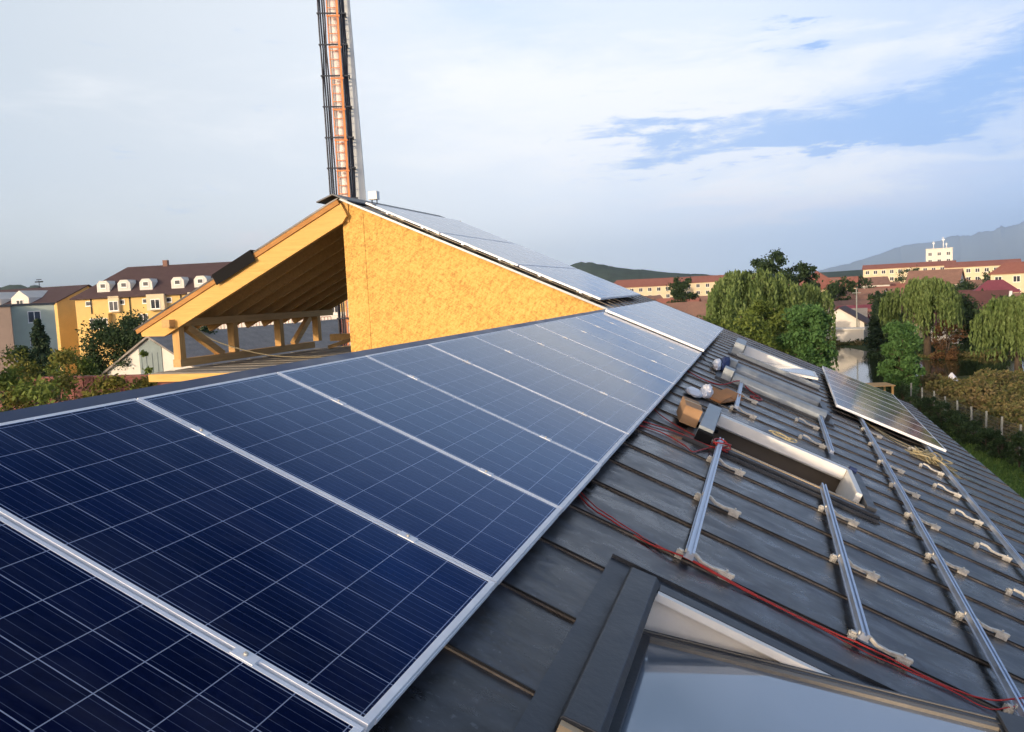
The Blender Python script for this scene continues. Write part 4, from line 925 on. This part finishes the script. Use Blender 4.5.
# the yellow house left of it, seen from its gable side
yh = make_house('apartment_block', 'yellow apartment block with blank side gable standing left of the long one', 'apartment block', (-119.5, 105.3), 0.0, 39, 12.4, 11.7, 2.4, M['yellowwall'], M['brownroof'], over=0.35,
    wins=[(10.6, [16.5, 12.5], 'small'), (8.2, [17.0, 12.5, 8, 3, -2], 'std'), (5.4, [17.0, 12.5, 8, 3], 'std')])
for x in (13.2, 7.6, 1.0):
    q = MB(); q.prism([(x - 1.7, 10.6), (x + 1.7, 10.6), (x + 1.7, 12.6), (x, 13.7), (x - 1.7, 12.6)], -6.9, -1.5); o = q.build('dormer', M['whitewall'], yh)
    ww = bpy.data.objects.new('window', WM['std']); col.objects.link(ww); ww.parent = o; ww.location = (x, -6.92, 11.6)
q = MB(); q.tube([(10, 0, 14.0), (10, 0, 15.4)], 0.05, 6); q.box(9.2, 10.8, -0.05, 0.05, 15.1, 15.3); q.box(9.5, 10.5, -0.05, 0.05, 15.5, 15.6); q.build('aerial', M['black'], yh)
# pale green flat roofed block and its peach neighbour
make_house('apartment_block', 'pale green flat roofed apartment block at the left edge', 'apartment block', (-84.0, 79.3), R(47), 5.0, 4.5, 11.0, 0, M['greenwall'], M['darkmetal'],
    wins=[(9.6, [0.3], 'std'), (6.9, [0.3], 'std'), (4.2, [0.3], 'std'), (1.6, [0.3], 'std')])
make_house('apartment_block', 'dull peach walled block cut off by the left photo edge', 'apartment block', (-84.2, 72.6), R(47), 6.0, 5, 10.9, 0, M['peachwall'], M['darkmetal'], wins=[(9.2, [-1.0], 'std'), (6.4, [-1.0], 'std')])
# white gabled hall with a long grey roof
vx = Vector((-43.0, 51.5, 0)); hall = make_house('gabled_hall', 'white gabled hall with long grey fibre cement roof and a grey clad middle strip', 'hall', (-43.0, 66.5), R(90), 30, 8.6, 4.95, 2.6, M['whitewall'], M['greyroof'], over=0.3)
q = MB(); q.prism([(-1.0, 0.0), (1.1, 0.0), (1.1, 6.75), (-0.0, 7.4), (-1.0, 6.8)], -15.06, -15.001, 'x'); q.build('middle_cladding', M['greysheet'], hall)
q = MB()
for y in (-0.6, -0.1, 0.45, 0.9): q.box(-15.10, -15.061, y - 0.04, y + 0.04, 0, 6.4)
q.build('cladding_batten', M['greysheet'], hall)
add_window(hall, WM['std'], (-15.03, -2.4, 3.2), R(-90)); add_window(hall, WM['std'], (-15.03, 2.6, 3.2), R(-90))
# maroon wall in front of it, and the orange shed seen through the porch
q = MB(); q.box(-36, -20.5, 30.0, 30.25, 0, 6.55); q.box(-36.05, -20.45, 29.95, 30.3, 6.551, 6.65)
for i in range(26): q.box(-35.9 + i * 0.6, -35.86 + i * 0.6, 29.962, 29.998, 0.02, 6.5)
tag(q.build('maroon_wall', M['redwall'], loc=(0, 0, G)), 'maroon sheet wall behind the bushes in front of the white hall', 'wall')
make_house('orange_shed', 'orange red shed glimpsed through the far end of the open porch', 'shed', (-25.6, 52.6), R(28), 2.6, 4, 7.4, 0.9, M['orangemix'], M['redroof'], wins=[(5.0, [0.0], 'std')], over=0.2)

TH = 'old tiled houses behind the willows'
H_ = make_house
H_('apartment_block', 'cream block with bright red roof left of the dark round tree in town', 'apartment block', (-41.4, 315.5), R(10), 26, 12, 7.6, 2.6, M['creamwall'], M['redroof'], hip=3, wins=[(6.3, xs(8, 26), 'std'), (3.6, xs(8, 26), 'std')])
H_('apartment_block', 'long cream apartment block with orange red roof reaching the big willow', 'apartment block', (-15.5, 327.7), R(4), 38, 12, 7.9, 2.2, M['creamwall'], M['redroof'], wins=[(6.6, xs(11, 38), 'std'), (4.0, xs(11, 38), 'std'), (1.6, xs(11, 38), 'std')], chimney=True)
H_('tiled_house', 'brown red tiled house directly behind the far panel corner, left one', 'house', (-15.6, 150.0), R(12), 14, 10, 3.4, 3.4, M['whitewall'], M['rustroof'], TH, wins=[(1.8, xs(3, 14), 'std')], gable_wins=[(2, (-2, 2))])
H_('tiled_house', 'brown red tiled house with cream gable beside the willow, right of its twin', 'house', (-7.2, 139), R(6), 9, 11, 3.2, 4.0, M['creamwall'], M['rustroof'], TH, hip=2.5, wins=[(2.0, [-2.5, 2.5], 'small')])
H_('tiled_house', 'low house with brown tiles in front of the twin tiled houses', 'house', (-3.2, 122), R(30), 8, 7, 2.6, 2.6, M['whitewall'], M['rustroof'], TH)
H_('tiled_house', 'house with long low tiled roof between the dark round tree and the willow', 'house', (-9.6, 190), R(4), 14, 8, 3.0, 2.4, M['creamwall'], M['rustroof'], TH, wins=[(1.8, xs(4, 14), 'std')])
H_('tower_house', 'house with pointed bright red pyramid roof beside the dark conifers', 'house', (13.4, 198), R(20), 8, 8, 7.2, 3.6, M['creamwall'], M['redroof'], hip=4.35, wins=[(5.6, [-2, 2], 'std')])
H_('tiled_house', 'cream house with red roof right of the pyramid roof', 'house', (22.0, 257.6), R(-8), 11, 9, 5.6, 2.6, M['creamwall'], M['redroof'], TH, wins=[(4.0, xs(3, 11), 'std')])
H_('tiled_house', 'wide house with orange tiles behind the purple roof', 'house', (31.5, 290), R(5), 16, 9, 5.0, 2.2, M['whitewall'], M['rustroof'], TH, wins=[(3.4, xs(4, 16), 'std')])
H_('apartment_block', 'long cream apartment block in the sun below the white tower', 'apartment block', (54.0, 344.6), R(-9), 31, 11, 9.4, 1.5, M['creamwall'], M['redroof'], wins=[(8.1, xs(11, 31), 'std'), (5.4, xs(11, 31), 'std'), (2.6, xs(11, 31), 'std')])
tw = H_('white_tower_block', 'square white tower block with antennas above the long cream one', 'tower block', (69.5, 372.5), R(-10), 9.5, 9, 15.8, 0, M['whitewall'], M['whitewall'], wins=[(13.8, xs(3, 9.5), 'std'), (11.0, xs(3, 9.5), 'std')])
for x, h in ((-2, 3.0), (1.5, 4.6), (2.6, 2.2)):
    q = MB(); q.tube([(x, 0, 16.0), (x, 0, 16.0 + h)], 0.16, 6); q.box(x - 0.5, x + 0.5, -0.1, 0.1, 16.0 + h * 0.7, 16.0 + h * 0.8); q.build('antenna', M['whitepaint'], tw)
H_('apartment_block', 'wide cream block with red roof right of the white tower', 'apartment block', (73.5, 320.8), R(-12), 22, 11, 8.8, 1.6, M['creamwall'], M['redroof'], wins=[(7.4, xs(8, 22), 'std'), (4.6, xs(8, 22), 'std')])
H_('tiled_house', 'tall cream house with red hipped roof at the right photo edge', 'house', (56.5, 212), R(-14), 10, 9, 8.2, 2.2, M['creamwall'], M['redroof'], TH, hip=3.2, wins=[(6.8, xs(3, 10), 'std'), (4.0, xs(3, 10), 'std')])
H_('tiled_house', 'small cream house with plum red hipped roof in front of the tall one', 'house', (48.5, 196), R(-10), 8, 7, 4.8, 2.2, M['creamwall'], M['purpleroof'], TH, hip=3.0, wins=[(3.2, xs(2, 8), 'std')])
H_('tiled_house', 'white house with red roof between the willow and the tall cream house', 'house', (44.5, 238), R(-20), 12, 9, 5.8, 3.4, M['whitewall'], M['rustroof'], TH, wins=[(4.0, xs(3, 12), 'std')])
bh = H_('large_barn_house', 'large dark red tiled house with a bright white gable edge behind the willows', 'house', (29.0, 127.0), R(-18), 9, 10, 2.8, 3.9, M['whitewall'], M['darkredroof'], over=0.5, wins=[(1.6, xs(2, 9), 'std')])
for s in (-1, 1):
    q = MB(); q.bar((4.5 + 0.58, s * 5.5, 2.35), (4.5 + 0.58, 0.0, 6.65), 0.14, 0.55, up=(1, 0, 0)); q.build('gable_edge', M['whitepaint'], bh)
H_('tiled_house', 'house with purple red metal roof behind the pale grey roofs', 'house', (17.6, 152), R(25), 7, 7, 2.8, 2.2, M['whitewall'], M['purpleroof'], TH)
H_('tiled_house', 'house with dull brown roof on the far pond bank by the conifer', 'house', (13.6, 136), R(78), 7, 7, 2.8, 2.2, M['whitewall'], M['brownroof'], TH, wins=[(1.7, xs(2, 7), 'small')])
H_('pale_roofed_shed', 'long low shed with pale grey sheet roof beside the far bank', 'shed', (13.0, 145.5), R(-6), 10, 6, 3.6, 1.2, M['whitewall'], M['greyroof'], over=0.2)
H_('white_shed', 'low white flat roofed shed on the far bank of the pond', 'shed', (11.4, 128.5), R(-8), 9.0, 3.5, 2.0, 0, M['whitewall'], M['whitewall'])
H_('tiled_house', 'brown roofed house peeping between the willows at the right edge', 'house', (40.5, 150), R(-12), 10, 8, 3.0, 2.6, M['creamwall'], M['rustroof'], TH)
H_('tiled_house', 'low red roofed house in the gap right of the dark conifers', 'house', (14.5, 232), R(12), 12, 9, 5.2, 3.2, M['whitewall'], M['rustroof'], TH)
rr = random.Random(40)
cnt = 0
for (px_, py_) in [(-34, 240), (-22, 262), (-5, 250), (6, 280), (17, 318), (28, 236), (36, 262), (44, 296), (52, 262), (62, 282), (34, 200), (40, 176), (26, 176), (31, 214), (64, 244), (76, 280), (90, 340), (100, 300), (46, 158), (54, 176), (-28, 205), (22, 210), (18, 176), (-36, 282), (8, 246), (70, 222), (24, 150), (33, 160), (40, 190), (47, 205), (21, 190), (27, 226), (33, 240), (40, 226), (47, 262), (38, 278), (24, 246), (55, 300), (63, 312), (30, 306), (42, 318), (20, 284), (12, 262), (9, 212), (52, 240), (60, 258), (70, 264), (-30, 225), (-20, 225), (-12, 232), (-26, 180), (-3, 212), (36, 150), (44, 172), (15, 168), (25, 140)]:
    cnt += 1
    H_('small_town_house', 'small red or brown roofed house crowded in the far town', 'house', (px_, py_), R(rr.uniform(-40, 40)), rr.uniform(8, 11), rr.uniform(6, 8), rr.uniform(2.4, 3.4), rr.uniform(1.6, 2.4), M[rr.choice(['whitewall', 'creamwall', 'whitewall'])], M[rr.choice(['redroof', 'rustroof', 'redroof', 'rustroof', 'darkredroof'])], 'small houses crowded in the far town', wins=[(1.9, [-2.5, 2.0], 'small')])
q = MB(); q.tube([(0, 0, 0), (0, 0, 8.0)], [0.12, 0.07], 8); q.box(-0.6, 0.6, -0.05, 0.05, 7.2, 7.3)
tag(q.build('utility_pole', M['concrete'], loc=(15.2, 131, G)), 'thin pale utility pole standing before the brown roofed house on the far bank', 'utility pole')

# ------------------------------------------------------------------ trees
def leafs(P, size, rs, elong=1.0, hang=False):
    """one small face per point, randomly turned"""
    n = len(P); A = rs.randn(n, 3); A /= np.linalg.norm(A, axis=1)[:, None]
    if hang: A = A * 0.42 + np.array([0, 0, -1.0]); A /= np.linalg.norm(A, axis=1)[:, None]
    B = np.cross(A, rs.randn(n, 3)); B /= np.linalg.norm(B, axis=1)[:, None] + 1e-9
    sz = size * (0.6 + 0.8 * rs.rand(n))[:, None]
    a = A * sz * elong; b = B * sz * 0.5
    V = np.stack([P - a, P + b - a * 0.1, P + a, P - b + a * 0.05], 1).reshape(-1, 3)
    F = np.arange(4 * n).reshape(-1, 4); return V, F
def leaf_object(name, V, F, mat, parent):
    me = bpy.data.meshes.new(name); me.from_pydata(V.tolist(), [], F.tolist()); me.materials.append(mat); me.update()
    o = bpy.data.objects.new(name, me); col.objects.link(o); o.parent = parent; return o
def trunk_mesh(rs, h, r, limbs, spread, parent, multi=1):
    q = MB()
    for m_ in range(multi):
        lx, ly = rs.randn(2) * 0.04 * h * (1 if multi == 1 else 2.2); 
        q.tube([(0.1 * m_, 0, -0.2), (lx * 0.3, ly * 0.3, h * 0.3), (lx * 0.7, ly * 0.7, h * 0.62), (lx, ly, h * 0.9)], [r, r * 0.8, r * 0.5, r * 0.15], 8)
        for i in range(limbs):
            z = h * (0.25 + 0.6 * (i + rs.rand()) / limbs); a = rs.rand() * 6.28; L_ = spread * (0.5 + 0.4 * rs.rand()) * (1.1 - 0.6 * z / h)
            p0 = np.array([lx * z / h, ly * z / h, z]); d = np.array([math.cos(a), math.sin(a), 0.55])
            q.tube([tuple(p0), tuple(p0 + d * L_ * 0.5), tuple(p0 + d * L_ * np.array([1, 1, 0.8]))], [r * 0.38, r * 0.22, r * 0.06], 6)
    return q.build('trunk', M['bark'], parent)
def tree(name, label, x, y, h, wd, mat, seed, kind='round', leaf=0.16, n=5200, group=None, base=None, cat='tree', low=0.18, clumps=42):
    base = gz0(y) if base is None else base; rs = np.random.RandomState(seed); root = empty(name, (x, y, base), (0, 0, rs.rand() * 6), label, cat, group)
    w2 = wd / 2
    if kind == 'willow':
        trunk_mesh(rs, h * 0.8, 0.05 * h, 7, w2, root)
        V = []; heads = int(clumps * 1.6)
        for i in range(heads):
            a = rs.rand() * 6.28; u = rs.rand() ** 0.6; rad = w2 * (0.15 + 0.8 * u) * (0.8 + 0.3 * math.sin(3 * a + seed))
            top = h * (0.62 + 0.38 * math.sqrt(max(0, 1 - (u * 0.95) ** 2)) * (0.9 + 0.12 * rs.rand()))
            ln = (top - h * low * rs.uniform(0.5, 2.2)) * rs.uniform(0.5, 1.0) if u > 0.45 else h * 0.3 * rs.uniform(0.6, 1.2)
            ns = max(5, int(9 + 6 * rs.rand())); nl = int(n / heads / ns) + 3
            cx, cy = rad * math.cos(a), rad * math.sin(a)
            for s_ in range(ns):
                ox, oy = rs.randn(2) * w2 * 0.085; t = np.linspace(0, 1, nl) + rs.rand(nl) * 0.5 / nl
                l2 = ln * rs.uniform(0.6, 1.05); out = 1 + 0.10 * np.sqrt(np.clip(t, 0, 1)) 
                P = np.stack([(cx + ox) * out + rs.randn(nl) * 0.04 + 0.10 * np.sin(t * 5 + seed + s_) , (cy + oy) * out + rs.randn(nl) * 0.04, top - 0.12 * h * ((ox ** 2 + oy ** 2) / (w2 * 0.1) ** 2) * 0.2 - l2 * t], 1)
                V.append(P)
        P = np.concatenate(V); V, F = leafs(P, leaf, rs, 1.25, True)
    elif kind == 'fir':
        trunk_mesh(rs, h, 0.022 * h, 3, w2 * 0.3, root)
        pts = []; layers = 26
        for i in range(layers):
            t = i / (layers - 1); z = h * (0.10 + 0.88 * t); rad = w2 * (1 - t) ** 0.8 * (0.75 + 0.4 * rs.rand()) + 0.05; nb = int(8 + 8 * (1 - t))
            for b in range(nb):
                a = rs.rand() * 6.28; rl = rad * rs.uniform(0.6, 1.1); k_ = int(n / layers / nb) + 4; tt = rs.rand(k_) ** 0.7
                pts.append(np.stack([np.cos(a) * rl * tt, np.sin(a) * rl * tt, z - 0.22 * rl * tt + 0.05 * rs.randn(k_)], 1) + rs.randn(k_, 3) * 0.06 * (1 + rl * 0.3))
        V, F = leafs(np.concatenate(pts), leaf, rs, 1.2)
    else:
        trunk_mesh(rs, h * 0.85, 0.022 * h, 9, w2, root, 1 if kind == 'round' else 3)
        pts = []
        for i in range(clumps):
            d = rs.randn(3); d /= np.linalg.norm(d); u = rs.uniform(0.35, 1.0) ** 0.6
            if kind == 'upright': zz = rs.uniform(0.02, 0.93) ; rr_ = w2 * (1 - max(0, (zz - 0.55) / 0.45) ** 2.2 * 0.75) * (0.82 + 0.18 * min(1, zz * 4)); u = rs.uniform(0.5, 1.0);  
            else: zz = low + (1 - low) * (0.5 + 0.5 * d[2] * u); rr_ = w2 * math.sqrt(max(0.08, 1 - (2 * (zz - low) / (1 - low) - 1.0) ** 2)) * 1.0
            hd = math.hypot(d[0], d[1]) + 1e-6; rad = rr_ * u * rs.uniform(0.55, 1.0)
            c_ = np.array([d[0] / hd * rad, d[1] / hd * rad, zz * h]); cs = w2 * rs.uniform(0.17, 0.33) * np.array([1, 1, 0.8])
            k_ = int(n / clumps * rs.uniform(0.6, 1.4)); q_ = rs.randn(k_, 3); q_ /= np.linalg.norm(q_, axis=1)[:, None]
            pts.append(c_ + q_ * (rs.rand(k_) ** 0.4)[:, None] * cs * (1 + 0.25 * rs.randn(k_)[:, None]))
        P = np.concatenate(pts); P[:, 2] = np.maximum(P[:, 2], 0.1); V, F = leafs(P, leaf, rs, 1.0)
    leaf_object('crown', V, F, mat, root); return root
tree('weeping_willow', 'broad weeping willow rising behind the far roof edge left of the pond', 0.6, 84, 11.0, 10.0, M['leaf_willow'], 11, 'willow', 0.17, 16000, clumps=60, low=0.1)
tree('weeping_willow', 'willow with pale trailing branches right behind the round bright bush', 6.3, 90, 9.3, 5.8, M['leaf_willow'], 12, 'willow', 0.17, 9000, clumps=34, low=0.1)
tree('weeping_willow', 'large weeping willow standing alone on the far pond bank', 20.0, 103.0, 9.2, 8.6, M['leaf_willow'], 13, 'willow', 0.17, 16000, clumps=54, low=0.28)
tree('weeping_willow', 'weeping willow hanging into the pond at the right photo edge', 24.3, 84, 7.3, 6.6, M['leaf_willow'], 14, 'willow', 0.17, 12000, clumps=44, low=0.16)
tree('weeping_willow', 'willow cut off by the right photo edge, behind the front one', 33.5, 96, 9.0, 7.0, M['leaf_willow'], 15, 'willow', 0.17, 8000, clumps=34, low=0.15)
tree('leafy_tree', 'bright green upright bushy tree just behind the roof edge', 5.2, 60.5, 8.0, 4.0, M['leaf_bright'], 21, 'upright', 0.15, 24000, low=0.0, clumps=130)
tree('leafy_tree', 'bright green bushy tree standing by the pond shore before the large willow', 12.1, 66.5, 6.3, 3.1, M['leaf_bright'], 22, 'upright', 0.15, 20000, low=0.0, clumps=110)
tree('leafy_tree', 'yellow green broad tree hugging the roof edge below the left willow', 0.3, 58.5, 7.6, 7.0, M['leaf_yellow'], 23, 'round', 0.13, 13000, low=0.15, clumps=58)
tree('leafy_tree', 'mid green tree squeezed between the left willow and the bright bush', 2.6, 68, 8.2, 5.0, M['leaf_yellow'], 24, 'round', 0.14, 9000, low=0.1)
tree('dark_tree', 'tall dark tree with two rounded tops standing above the willows', 3.2, 148.2, 14.2, 8.0, M['leaf_dark'], 25, 'round', 0.26, 6000, low=0.35)
tree('dark_tree', 'lower dark tree leaning against the tall dark pair on its right', 8.2, 153.0, 13.2, 7.6, M['leaf_dark'], 26, 'round', 0.26, 6000, low=0.2)
tree('dark_tree', 'dark tree beside the house with the pyramid roof', 17.5, 190, 8.8, 8, M['leaf_dark'], 27, 'round', 0.3, 3500, low=0.1)
tree('round_tree', 'dark bluish round tree standing before the far cream blocks', -16.3, 197.4, 10.9, 8.2, M['leaf_dark'], 28, 'round', 0.26, 7000, low=0.0)
tree('conifer', 'narrow dark conifer on the far bank beside the white shed', 16.0, 113.5, 7.6, 3.6, M['leaf_needle'], 29, 'fir', 0.17, 7000)
tree('dark_tree', 'shadowy dark tree filling the gap behind the two right willows', 27.5, 112, 6.6, 9.0, M['leaf_dark'], 30, 'round', 0.2, 7000, low=0.0)
tree('russet_shrub', 'reddish twiggy shrub under the large willow on the pond bank', 21.3, 99.8, 4.4, 3.6, M['leaf_red'], 31, 'upright', 0.12, 3500, low=0.0, cat='shrub')
rr = random.Random(77)
for i, (x, y, h, wd) in enumerate([(36, 185, 6.5, 8), (44, 210, 7, 9), (58, 232, 8, 10), (24, 168, 6.5, 7), (34, 140, 6.0, 8), (46, 140, 7.0, 9), (66, 260, 8, 10), (-2, 178, 6.5, 8), (10, 186, 7.0, 7), (28, 258, 7.5, 9), (50, 320, 9, 11), (20, 132, 5.2, 5), (8.5, 121, 5.0, 5), (39, 120, 6.5, 8)]):
    tree('town_tree', 'dark leafy tree among the roofs of the far town', x, y, h, wd, M['leaf_dark'], 50 + i, 'round', 0.3, 2200, group='trees among the far town roofs', low=0.0)
tree('fir_tree', 'dark spruce rising in front of the pale green block', -41.2, 39.6, 9.4, 5.4, M['leaf_needle'], 61, 'fir', 0.10, 16000)
tree('leafy_tree', 'dark round topped tree before the long yellow block', -47.9, 53.5, 9.3, 7.6, M['leaf_dark'], 62, 'round', 0.12, 15000, low=0.35, clumps=50)
tree('leafy_tree', 'dark tree partly hidden behind the tip of the yellow barge board', -44.5, 58.5, 8.6, 6.0, M['leaf_dark'], 66, 'round', 0.13, 9000, low=0.35)
tree('leafy_tree', 'slender sapling in front of the white hall gable', -24.2, 28.6, 7.9, 1.7, M['leaf_yellow'], 63, 'round', 0.10, 900, low=0.45, clumps=16)
bl_ = [(-22.6, 23.6, 8.4, 3.6, 'leaf_autumn', 'yellowing bush just above the panels in front of the maroon wall'),
       (-19.0, 18.6, 8.1, 4.0, 'leaf_yellow', 'green bush touching the ridge at the left photo edge'),
       (-28.2, 27.2, 8.8, 4.4, 'leaf_autumn', 'tall olive gold shrub below the spruce'),
       (-24.5, 21.2, 8.6, 4.0, 'leaf_yellow', 'dull green shrub left of the spruce foot'),
       (-32.5, 30.0, 8.6, 3.2, 'leaf_dark', 'dark green narrow shrub right of the spruce'),
       (-20.6, 24.0, 7.7, 2.6, 'leaf_autumn', 'low olive bush right of the yellowing one'),
       (-36.0, 36.5, 8.0, 4.0, 'leaf_yellow', 'green bush between spruce and round topped tree'),
       (-27.5, 22.5, 8.4, 3.4, 'leaf_autumn', 'golden shrub at the very left edge of the photo')]
for i, (x, y, h, wd, mt, lb) in enumerate(bl_):
    tree('garden_shrub', lb, x, y, h, wd, M[mt], 80 + i, 'upright', 0.085, 9000, 'shrubs behind the ridge at the left', low=0.0, cat='shrub', clumps=44)

# reeds and bank growth (nobody could count them)
def tufts(name, label, regions, mat, n, size, hgt, seed, elong=2.2, hang=False):
    rs = np.random.RandomState(seed); pts = []
    for (x, y, rx, ry, wgt, hh) in regions:
        k = int(n * wgt); t = rs.rand(k) * 6.28; r_ = np.sqrt(rs.rand(k))
        lump = 0.5 + 0.5 * np.sin(t * 3 + x) * np.cos(r_ * 5 + y)
        px = x + np.cos(t) * r_ * rx; py = y + np.sin(t) * r_ * ry
        top = hh * (0.5 + 0.5 * np.sin(px * 1.3 + 1.7 * np.sin(py * 0.9)) * np.cos(py * 0.8)) * (1 - 0.6 * r_ ** 3) + 0.15
        pts.append(np.stack([px, py, G + rs.rand(k) ** 0.6 * top], 1))
    P = np.concatenate(pts); V, F = leafs(P, size, rs, elong, hang)
    me = bpy.data.meshes.new(name); me.from_pydata(V.tolist(), [], F.tolist()); me.materials.append(mat); me.update()
    o = bpy.data.objects.new(name, me); col.objects.link(o); tag(o, label, 'undergrowth', kind='stuff'); return o
tufts('reeds', 'brownish reeds and weeds between the wire fence and the pond', [(18.5, 64, 5.2, 10, 0.45, 2.2), (17.5, 50, 3.0, 9, 0.2, 1.6), (24, 72, 6, 9, 0.2, 2.2), (14.6, 70, 2.8, 4.6, 0.15, 1.6)], M['reed'], 60000, 0.13, 1.8, 3, 1.0)
tufts('bank_growth', 'low green growth along the far bank of the pond', [(6, 128, 12, 3, 0.3, 1.8), (26, 107, 12, 3, 0.4, 1.8), (-8, 100, 4, 14, 0.3, 1.6)], M['leaf_dark'], 9000, 0.22, 1.5, 4, 1.0)
tufts('shore_grass', 'olive grass on the far shore right above the water line', [(8, 125.5, 9, 1.4, 0.5, 0.7), (26, 103, 9, 1.4, 0.5, 0.7)], M['reed'], 5000, 0.16, 0.6, 6, 1.6)
# lawn blades close to the eave
rs = np.random.RandomState(9); k = 26000; P = np.stack([rs.uniform(7.6, 14.0, k), 26 + rs.rand(k) ** 1.2 * 36, np.full(k, G + 0.05)], 1); V, F = leafs(P, 0.07, rs, 1.2, True)
me = bpy.data.meshes.new('grass'); me.from_pydata(V.tolist(), [], F.tolist()); me.materials.append(M['grassblade']); o = bpy.data.objects.new('grass', me); col.objects.link(o); tag(o, 'short green grass of the lawn below the eave', 'grass', kind='stuff')

# hedge plants and fence
fp = [(11.9, 66.0), (12.2, 63.2), (12.6, 61.0), (12.95, 58.6), (13.2, 56.4), (13.45, 54.2), (13.75, 52.0), (14.0, 49.8), (14.3, 47.8), (14.6, 45.6), (14.9, 43.2), (15.2, 40.8), (15.5, 38.4)]
fence = empty('wire_fence', (13.5, 55, G), label='wire mesh fence on pale concrete posts beyond the lawn', cat='fence')
for x, y in fp:
    q = MB(); q.box(-0.05, 0.05, -0.05, 0.05, 0, 1.78 + rnd.uniform(-0.06, 0.06)); o = q.build('post', M['concrete'], fence, loc=(x - 13.5, y - 55, 0), rot=(R(rnd.uniform(-1.5, 1.5)), R(rnd.uniform(-1.5, 1.5)), 0), bevel=0.01)
q = MB()
for (x0, y0), (x1, y1_) in zip(fp[:-1], fp[1:]):
    for i in range(9): q.tube([(x0, y0, 0.1 + i * 0.19), (x1, y1_, 0.1 + i * 0.19)], 0.004, 3, cap=False)
    for i in range(12):
        t_ = i / 12; q.tube([(x0 + (x1 - x0) * t_, y0 + (y1_ - y0) * t_, 0.08), (x0 + (x1 - x0) * t_, y0 + (y1_ - y0) * t_, 1.62)], 0.003, 3, cap=False)
q.build('wire_mesh', M['wire'], fence, loc=(-13.5, -55, 0))
rr = random.Random(12)
for i, (x, y) in enumerate([(11.2, 64.5), (11.6, 62.6), (11.9, 60.6), (12.2, 58.8), (12.5, 57.0), (12.7, 55.0), (12.9, 53.2), (12.9, 51.2), (13.3, 49.4), (13.4, 47.2), (13.6, 45.2), (13.9, 43.0), (14.2, 41.0)]):
    tree('hedge_bush', ['small dark hedge bush at the far end of the wire fence', 'small dark hedge bush second from the far end of the wire fence'][i] if i < 2 else '%s small dark hedge bush along the wire fence, from its far end' % ordn[i], x, y, rr.uniform(1.2, 2.0), rr.uniform(1.2, 1.9), M['leaf_dark'], 200 + i, 'upright', 0.07, 2200, 'young hedge bushes along the fence', cat='bush', low=0.0, clumps=22)
root = empty('plank_platform', (9.2, 58.2, G), (0, 0, R(12)), 'small brown plank roofed platform between eave and fence', 'platform')
q = MB()
for i in range(7): q.box(-1.1, 1.1, -0.9 + i * 0.26, -0.66 + i * 0.26, 2.30, 2.36)
q.build('plank_top', M['timber'], root)
for sx in (-1, 1):
    for sy in (-0.75, 0.75): q = MB(); q.box(sx * 0.95 - 0.06, sx * 0.95 + 0.06, sy - 0.06, sy + 0.06, 0, 2.297); q.build('post', M['timberz'], root)
q = MB(); q.tube([(0, 0, 0), (0, 0, 0.35), (0.05, 0, 0.75), (0.02, 0, 1.15)], [0.62, 0.56, 0.36, 0.06], 14, smooth=False)
tag(q.build('white_cone_cover', M['bag'], loc=(16.7, 73.0, G + 0.3)), 'white cone shaped cover standing among the reeds by the near water edge', 'cover')

# ------------------------------------------------------------------ haze
q = MB(); q.box(-25000, 25000, -5000, 25000, G - 1.0, 1250.0)
hz = q.build('haze', []); hz['kind'] = 'stuff'; hz['label'] = 'thin evening haze over the town'
mt = bpy.data.materials.new('haze_air'); mt.use_nodes = True; t = mt.node_tree; t.nodes.clear()
pv = t.nodes.new('ShaderNodeVolumePrincipled'); pv.inputs['Density'].default_value = 7.5e-5; pv.inputs['Color'].default_value = (0.86, 0.93, 1.0, 1)
pv.inputs['Anisotropy'].default_value = 0.78
on = t.nodes.new('ShaderNodeOutputMaterial'); t.links.new(pv.outputs[0], on.inputs['Volume']); hz.data.materials.append(mt)

# ------------------------------------------------------------------ labels that tell the look-alikes of the far town apart
def nth(i):
    w_ = ['first', 'second', 'third', 'fourth', 'fifth', 'sixth', 'seventh', 'eighth', 'ninth', 'tenth', 'eleventh', 'twelfth', 'thirteenth', 'fourteenth', 'fifteenth', 'sixteenth', 'seventeenth', 'eighteenth', 'nineteenth']
    return w_[i] if i < 19 else ('twentieth' if i == 19 else 'twenty ' + w_[i - 20])
def azim(o): return math.atan2(o.location.x - 2.45, o.location.y + 1.74)
kinds = {}
for o in bpy.data.objects:
    if o.parent is None and o.get('group') == 'small houses crowded in the far town':
        ms_ = {c.name.split('.')[0]: c.data.materials[0].name for c in o.children if c.name.split('.')[0] in ('wall', 'roof')}
        rf_ = {'brick_red_tiles': 'brick red', 'old_brown_red_tiles': 'brown', 'maroon_tiles': 'maroon'}[ms_['roof'].split('.')[0]]
        wl_ = {'white_render': 'white', 'cream_render': 'cream'}[ms_['wall'].split('.')[0]]
        kinds.setdefault((rf_, wl_), []).append(o)
for (rf_, wl_), os_ in kinds.items():
    for i, o in enumerate(sorted(os_, key=azim)):
        o['label'] = 'small %s walled house in the far town, %s from the left with %s roof' % (wl_, nth(i), rf_)
for i, o in enumerate(sorted([o for o in bpy.data.objects if o.parent is None and o.get('group') == 'trees among the far town roofs'], key=azim)):
    o['label'] = '%s dark leafy tree from the left among the far town roofs' % nth(i)
